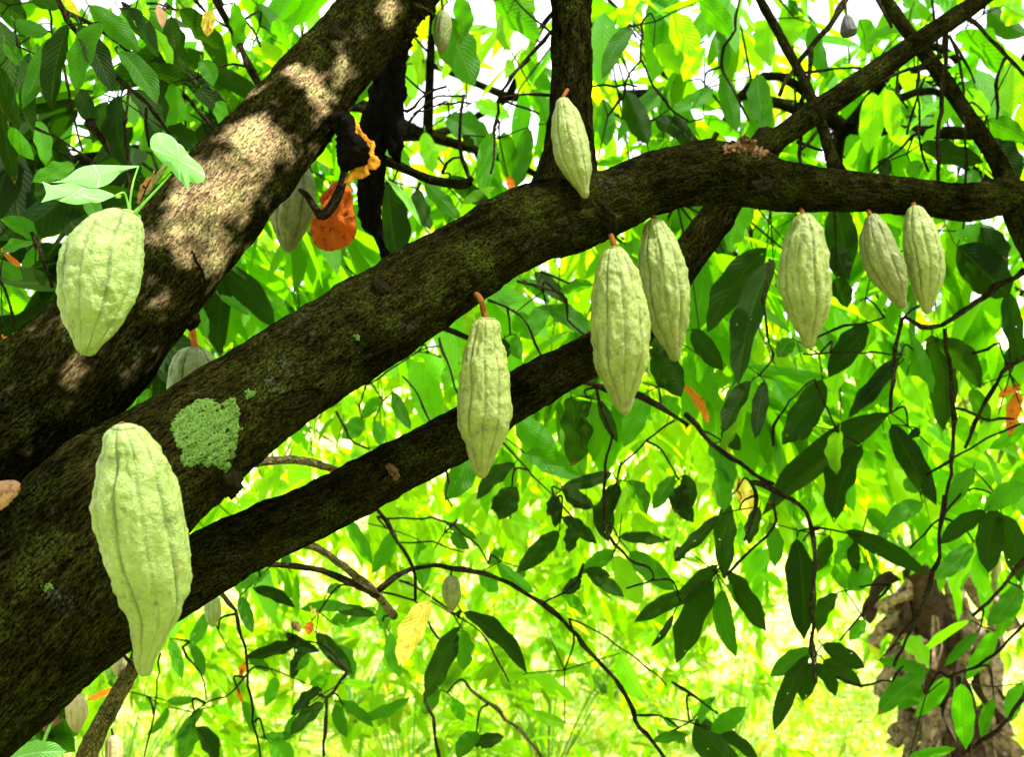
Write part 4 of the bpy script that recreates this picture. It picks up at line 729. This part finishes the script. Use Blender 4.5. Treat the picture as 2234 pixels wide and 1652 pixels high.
tube('stem', px_path([(250, 428, 2, 1.1), (270, 420, 2, 1.12), (278, 440, 2.4, 1.13), (284, 466, 4, 1.13)]), VINE, vn, 8, 0, 0, .004)
tube('stem', px_path([(302, 362, 1.6, 1.16), (290, 400, 2, 1.15), (284, 440, 2.4, 1.14), (284, 466, 3, 1.13)]), VINE, vn, 8, 0, 0, .004)
for nm, (a, b, c) in {'vein': ((388, 314, 1.117), (394, 360, 1.108), (410, 414, 1.12))}.items():
    pass
bl = empty('dead_leaf', P(10, 1080, 1.0)); tag(bl, 'small brown dead leaf stuck to the trunk at the left edge', 'dead leaf')
h, n_ = hit(bB, 18, 1090); dB = (h - CAM).dot(FWD) - .02 if h else .95
outline('blade', [(-30, 1060), (0, 1050), (30, 1048), (44, 1056), (40, 1078), (24, 1096), (4, 1112), (-30, 1118)], dB, .003, LEAF_R, bl, .004, 2)
# broad-leaved weeds in the bottom left corner
wd = empty('broadleaf_weed', P(60, 1700, 1.45)); tag(wd, 'broad-leaved weed with ragged green leaves in the bottom left corner', 'plant')
for i, (x0, y0, x1, y1, ww, m) in enumerate([(20, 1660, 120, 1640, 60, LEAF_H), (170, 1520, 60, 1640, 120, LEAF_M), (150, 1500, 100, 1580, 70, LEAF_R), (60, 1560, 165, 1640, 70, LEAF_M), (120, 1560, 110, 1652, 60, LEAF_D)]):
    one_leaf('leaf', wd, x0, y0, x1, y1, ww, 1.5 if m is LEAF_H else 1.75, 1.45 if m is LEAF_H else 1.75, m, 900 + i, tilt=10)
tube('stem', px_path([(120, 1560, 3, 1.75), (90, 1640, 4, 1.7), (60, 1800, 5, 1.65)]), VINE, wd, 8)

# ------------------------------------------------------------------ ground
def gz(x, y):
    s = max(0, y - 14); return -.05 + .0 * x + s * .17 + .0012 * s * s + .10 * mn.noise(Vector((x * .25, y * .25, 0))) + .0045 * s * mn.noise(Vector((x * .06, y * .06, 4))) * 8
gt = NT('ground_grass'); oc = gt.n('TexCoord').outputs['Object']
n1 = gt.noise(oc, 1.1, 6, .7); n2 = gt.noise(oc, 9, 5, .75); n3 = gt.noise(oc, 40, 3, .7)
cc = gt.mix(gt.ramp(n1, .4, .6), (.42, .58, .03), (.66, .72, .12)); cc = gt.mix(gt.ramp(n2, .46, .60), cc, (.85, .84, .52)); cc = gt.mix(gt.ramp(n3, .52, .36), cc, (.22, .34, .02))
GROUND = gt.done(gt.bsdf(cc, .95, gt.bump(n2, 1., .1), .1).outputs[0])
xs = np.r_[-160, -90, -50, np.arange(-30, 30.1, 1.0), 50, 90, 160]; ys = np.r_[-60, -20, np.arange(-6, 50, 1.0), 60, 75, 95, 120, 150, 200]
GV = [(x, y, gz(x, min(y, 95))) for y in ys for x in xs]; nx = len(xs)
GQ = [(j * nx + i, j * nx + i + 1, (j + 1) * nx + i + 1, (j + 1) * nx + i) for j in range(len(ys) - 1) for i in range(nx - 1)]
g = mesh('ground', GV, GQ, GROUND); g['kind'] = 'structure'

def leaf_mass(specs, tps, m, name, parent=None, wood=None):
    """specs: list of (base, axis, side, normal, L, W, tint); one mesh of many leaves"""
    VV = []; QQ = []; UU = []; TT = []; off = 0
    for k, (b, ax, sx, nx_, L, W, ti) in enumerate(specs):
        tp = tps[k % len(tps)]; v = place_leaf(tp, b, ax, sx, nx_, L, W)
        VV.append(v); QQ.append(tp[1] + off); UU.append(tp[2]); TT.append(np.full(len(v), ti)); off += len(v)
    nlq = sum(len(q) for q in QQ); nlv = off; BB = None
    if wood:
        wv, wq, wb, wm = wood; wq = np.vstack(wq); QQ.append(wq + off); wv = np.vstack(wv); VV.append(wv); UU.append(np.zeros((len(wv), 3))); TT.append(np.zeros(len(wv)))
        BB = np.vstack([np.zeros((nlv, 3)), np.vstack(wb)])
    o = mesh(name, np.vstack(VV), np.vstack(QQ), m, parent, uv=np.vstack(UU), flt=np.concatenate(TT), vec=BB)
    if wood:
        o.data.materials.append(wm); mi = np.zeros(len(o.data.polygons), dtype=np.int32); mi[nlq:] = 1; o.data.polygons.foreach_set('material_index', mi)
    return o
TPS = [leaf_template(6, 2, c, f, 0, s, i) for i, (c, f, s) in enumerate([(.1, .25, .03), (.3, .35, -.05), (.2, .15, .06), (.45, .3, 0), (.02, .4, -.03), (.25, .2, .08)])]
def unit(v): v = np.asarray(v, float); return v / (np.linalg.norm(v) + 1e-9)
def leaf_spec(b, droop, r, L, W, out=None, ti=None):
    az = r.uniform(0, 2 * math.pi) if out is None else out + r.gauss(0, .9)
    ax = unit((math.cos(az) * math.cos(droop), math.sin(az) * math.cos(droop), -math.sin(droop)))
    s = unit(np.cross(ax, (0, 0, 1.)) + 1e-6); n = np.cross(s, ax)
    ph = r.gauss(0, .6); s2 = s * math.cos(ph) + n * math.sin(ph); n2 = np.cross(s2, ax)
    if n2[2] < 0: n2 = -n2
    return (b, ax, s2, n2, L, W, min(1, max(0, r.random() if ti is None else ti)))

# grass tufts and low weeds: one mass nobody could count
sp = []
r = random.Random(4)
GT = [leaf_template(4, 1, .5, .2, 0, .0, 1), leaf_template(4, 1, .9, .2, 0, .1, 2)]
for k in range(22000):
    y = 7.5 + 20 * r.random() ** 1.5; x = r.uniform(-1, 1) * (y * .62 + 1); b = np.array((x, y, gz(x, y) - .01))
    az = r.uniform(0, 6.28); el = R(r.uniform(35, 85)); ax = np.array((math.cos(az) * math.cos(el), math.sin(az) * math.cos(el), math.sin(el)))
    s = unit(np.cross(ax, (0, 0, 1.))); n = np.cross(s, ax); bl_ = r.random() < .25
    sp.append((b, ax, s, n, r.uniform(.08, .24), r.uniform(.05, .09) if bl_ else r.uniform(.012, .022), r.random()))
gr = leaf_mass(sp, GT, GRASS, 'grass'); tag(gr, kind='stuff')

# ------------------------------------------------------------------ background cacao trees
def bg_tree(label, x, y, H, RX, n_spr, seed, zlo=1.0, zhi=None, m=LEAF_F, LL=.24, lean=.3, ox=0., name='cacao_tree', group='cacao trees beyond the leaning one', RY=None, tb=(0, 1), flat=False):
    r = random.Random(seed); z0 = gz(x, y); root = empty(name, (x + ox, y, z0)); tag(root, label, 'tree', group)
    RY = RY or RX; zhi = zhi or H
    lx, ly = r.uniform(-lean, lean), r.uniform(-lean, lean)
    top = H * (.42 if abs(ox) < 1.8 else .84)
    tr = [(x + ox, y, z0 - .1, .075), (x + ox * 1.02, y, z0 + top * .5, .055), (x + ox * .9, y, z0 + top * .85, .04), (x + ox * .45, y, z0 + top * .97, .03), (x + lx, y + ly, z0 + top, .022)] if abs(ox) > 1.8 else [(x + ox, y, z0 - .1, .065), (x + ox * .75 + lx * .2, y + ly * .2, z0 + top * .35, .055), (x + ox * .35 + lx * .6, y, z0 + top * .7, .045), (x + lx, y + ly, z0 + top, .04)]
    tube('trunk', tr, BARK if abs(ox) > 1.8 else BARKG, root, 20, .003, seed, .05)
    ends = []
    for k in range(5):
        az = k * 1.257 + r.uniform(-.3, .3); e = np.array((x + lx + math.cos(az) * RX * .75, y + ly + math.sin(az) * RY * .75, z0 + r.uniform(.7, .95) * zhi))
        s = np.array(tr[-1][:3]); md = (s + e) / 2 + np.array((0, 0, r.uniform(.1, .4)))
        tube('limb', [(*s, .024), (*md, .015), (*e, .006)], BARK if abs(ox) > 1.8 else BARKG, root, 10, .002, k, .08)
        ends += [s * (1 - t) ** 2 + 2 * md * t * (1 - t) + e * t * t for t in np.linspace(.2, 1, 8)]
    ends = np.array(ends)
    specs = []; TV = []; TQ = []; TB = []; off = 0
    for k in range(n_spr):
        while True:
            a, b, c = r.uniform(-1, 1), r.uniform(-1, 1), r.uniform(0, 1)
            if a * a + b * b < 1: break
        p = np.array((x + lx + a * RX, y + ly + b * RY, z0 + zlo + (zhi - zlo) * c))
        i = np.argmin(((ends - p) ** 2).sum(1)); s = ends[i]; dv = p - s
        if k % 2 == 0:
            v, q, bc, _ = tube_arrays([(*s, .006), (*(s + dv * .5 + np.array((0, 0, .12))), .004), (*p, .002)], 4, 0, 0, .25)
            TV.append(v); TQ.append(q + off); TB.append(bc); off += len(v)
        out = math.atan2(dv[1], dv[0]); nl = r.randint(5, 9); td = unit((dv[0], dv[1], -abs(dv[2]) * .3 - .2))
        ti = r.uniform(*tb)
        for l in range(nl):
            bb = p - td * l * .045 + np.array((r.uniform(-.02, .02), r.uniform(-.02, .02), 0))
            L = LL * r.uniform(.6, 1.25)
            specs.append(leaf_spec(bb, R(min(88, max(5, r.gauss(46, 22)))), r, L, L * r.uniform(.30, .42), out, ti * .7 + r.random() * .3))
    leaf_mass(specs, TPS, m, 'crown', root, (TV, TQ, TB, BARKT))
    return root

bg_tree('large-leaved bright cacao tree just behind the right fork', 1.35, 3.7, 3.9, 1.15, 70, 11, 2.0, 3.9, m=LEAF_N, LL=.29, ox=2.1)
bg_tree('large-leaved bright cacao tree just behind the orange dead leaf', -.35, 4.0, 4.1, 1.2, 55, 12, 2.0, 4.0, m=LEAF_N, LL=.29, ox=-2.6)
bg_tree('dark-leaved cacao tree reaching into the upper left corner', -1.55, 2.9, 3.5, .85, 55, 13, 2.2, 3.3, LEAF_D, LL=.27, ox=-1.0)
bg_tree('airy bright green cacao tree behind the upright limb', .2, 5.2, 5.0, 1.9, 250, 1, 1.7, 4.6, ox=2.7)
bg_tree('bright leafy cacao tree at the right, behind the single hanging pod', 2.5, 5.0, 5.0, 1.7, 250, 2, 1.4, 4.6, m=LEAF_N, ox=1.95)
bg_tree('cacao tree filling the upper left corner behind the vine', -2.3, 4.4, 4.6, 1.6, 340, 3, 1.5, 4.4, LEAF_N)
bg_tree('smaller cacao tree far behind the lower limb', -1.0, 8.0, 4.8, 2.2, 260, 4, .7, 4.6, ox=-3.2)
bg_tree('cacao tree with hanging foliage far behind the arching branch', 1.3, 9.2, 5.4, 2.4, 270, 5, 1.0, 5.4, ox=4.4)
bg_tree('yellow-green cacao tree far off behind the banana plant', 4.4, 9.5, 5.4, 2.4, 250, 6, 1.2, 5.4)
bg_tree('yellow-green cacao tree far off at the left edge', -4.3, 8.5, 5.2, 2.3, 250, 7, 1.2, 5.2)
bg_tree('distant cacao tree on the slope behind the upper left limb', -3.2, 14, 6.6, 3.6, 300, 8, 1.6, 6.6, LL=.3)
bg_tree('distant cacao tree on the slope in the middle', 1.0, 15.5, 7.2, 3.8, 280, 9, 1.8, 7.2, LL=.3)
bg_tree('distant cacao tree on the slope at the right', 6.0, 15, 7.0, 3.7, 300, 10, 1.8, 7.0, LL=.3)
# unseen crown added over the viewer to shade the near leaves
bg_tree('added out-of-view cacao tree right of the viewpoint, shading the near leaves', 2.35, 1.1, 4.2, .85, 150, 21, 2.9, 4.0, LEAF_D)
# low bushes
def bush(label, x, y, h, rad, n, seed, m=LEAF_F, LL=.2):
    r = random.Random(seed); z0 = gz(x, y); root = empty('leafy_bush', (x, y, z0)); tag(root, label, 'bush', 'bushes under the cacao trees'); specs = []; TV = []; TQ = []; TB = []; off = 0
    for k in range(n):
        az = r.uniform(0, 6.28); rr = rad * math.sqrt(r.random()); z = h * r.random(); p = np.array((x + math.cos(az) * rr, y + math.sin(az) * rr, z0 + z))
        v, q, bc, _ = tube_arrays([(x, y, z0, .005), (*((p + np.array((x, y, z0))) / 2 + np.array((0, 0, .1))), .003), (*p, .0015)], 4, 0, 0, .2); TV.append(v); TQ.append(q + off); TB.append(bc); off += len(v)
        for l in range(r.randint(4, 7)):
            L = LL * r.uniform(.6, 1.2); specs.append(leaf_spec(p + np.array([r.uniform(-.05, .05) for _ in range(3)]), R(r.gauss(25, 25)), r, L, L * r.uniform(.3, .42), az))
    leaf_mass(specs, TPS, m, 'crown', root, (TV, TQ, TB, VINE))
bush('bright low bush below the arching branch, nearest to the viewpoint', -.6, 6.2, 1.25, .9, 60, 31)
bush('bright low bush behind the slanting olive branch at the lower left', -2.4, 6.4, 1.3, .9, 60, 32)
bush('low bush right of the banana plant', 3.9, 6.6, 1.6, .7, 50, 33)
bush('wide bright bush in the middle, behind the arching branch', .25, 7.4, 1.3, 1.0, 70, 35)
bush('tall bright bush just left of the banana plant', 1.75, 8.4, 1.5, .8, 55, 36)
bush('rounded lime bush on the slope, left of the bush in the middle', -1.6, 10.5, 2.1, 1.3, 95, 37, LL=.26)
bush('broad lime bush on the slope behind the hanging dark leaves', 1.1, 12.0, 2.2, 1.5, 110, 38, LL=.28)
bush('broad lime bush on the slope behind the banana plant', 4.6, 12.0, 2.4, 1.5, 110, 39, LL=.28)
bush('far lime bush at the left on the slope, under the lower limb', -4.8, 12.5, 2.4, 1.5, 110, 40, LL=.28)
bush('farthest lime bush high on the slope', -.6, 17.0, 2.8, 2.2, 130, 41, LL=.34)

# ------------------------------------------------------------------ banana plant with a skirt of dry leaves
bx, by = 2.42, 5.6; bz = gz(bx, by); bn = empty('banana_plant', (bx, by, bz)); tag(bn, 'banana plant with a shaggy skirt of dry brown leaves at the lower right', 'banana plant')
tube('pseudostem', [(bx, by, bz - .1, .15), (bx - .05, by, bz + .6, .13), (bx - .12, by, bz + 1.1, .12), (bx - .2, by, bz + 1.55, .08)], DRYD, bn, 24, .01, 3, .04)
r = random.Random(77)
for k in range(98):
    t = r.random(); az = r.uniform(0, 6.28); z = bz + .25 + 1.3 * t; rr = r.uniform(.10, .22); p = Vector((bx - .12 * t + math.cos(az) * rr, by + math.sin(az) * rr, z))
    L = r.uniform(.18, .42); dr = R(r.uniform(48, 84)); az2 = az + r.uniform(-.5, .5); ax = Vector((math.cos(az2) * math.cos(dr), math.sin(az2) * math.cos(dr), -math.sin(dr)))
    s = Vector((-math.sin(az2), math.cos(az2), r.uniform(-.4, .4))).normalized(); nn = s.cross(ax).normalized(); W = r.uniform(.04, .11); V = []; Fc = []; nlv = 10; nwv = 6; sd_ = r.random() * 50
    for i in range(nlv + 1):
        tt = i / nlv; wd_ = W * (.35 + 1.0 * math.sin(math.pi * min(1, tt * .7 + .05))) * (1 - .95 * max(0, tt - .45) / .55)
        for j in range(nwv + 1):
            v = -1 + 2 * j / nwv; cr = .03 * mn.noise(Vector((tt * 3, v * 2, sd_))) + .035 * math.cos(v * 3.5 + sd_) ; V.append(p + ax * (L * tt) + s * (v * wd_ * .5) + nn * (cr + .03 * math.sin(tt * 5 + sd_)))
    for i in range(nlv):
        for j in range(nwv): a = i * (nwv + 1) + j; Fc.append((a, a + 1, a + nwv + 2, a + nwv + 1))
    mesh('dry_leaf', V, Fc, DRYB if k % 3 else DRYD, bn)
for k, (az, el, L) in enumerate([(2.6, 68, 1.3), (.4, 62, 1.2), (1.4, 75, 1.4), (3.6, 50, 1.1), (5.3, 60, .9)]):
    b = np.array((bx - .2, by, bz + 1.5)); el = R(el); ax = np.array((math.cos(az) * math.cos(el), math.sin(az) * math.cos(el), math.sin(el))); s = unit(np.cross(ax, (0, 0, 1.))); n = np.cross(s, ax)
    tp = leaf_template(24, 6, .35, .35, .04, .03, k); v = place_leaf(tp, b + ax * .25, ax, s, n, L, .34)
    o = mesh('green_leaf', v, tp[1], LEAF_F, bn, uv=tp[2], flt=np.full(len(v), .5)); tube('leaf_stalk', [(*b, .02), (*(b + ax * .3), .012)], VINE, bn, 8)

scn.render.film_transparent = False
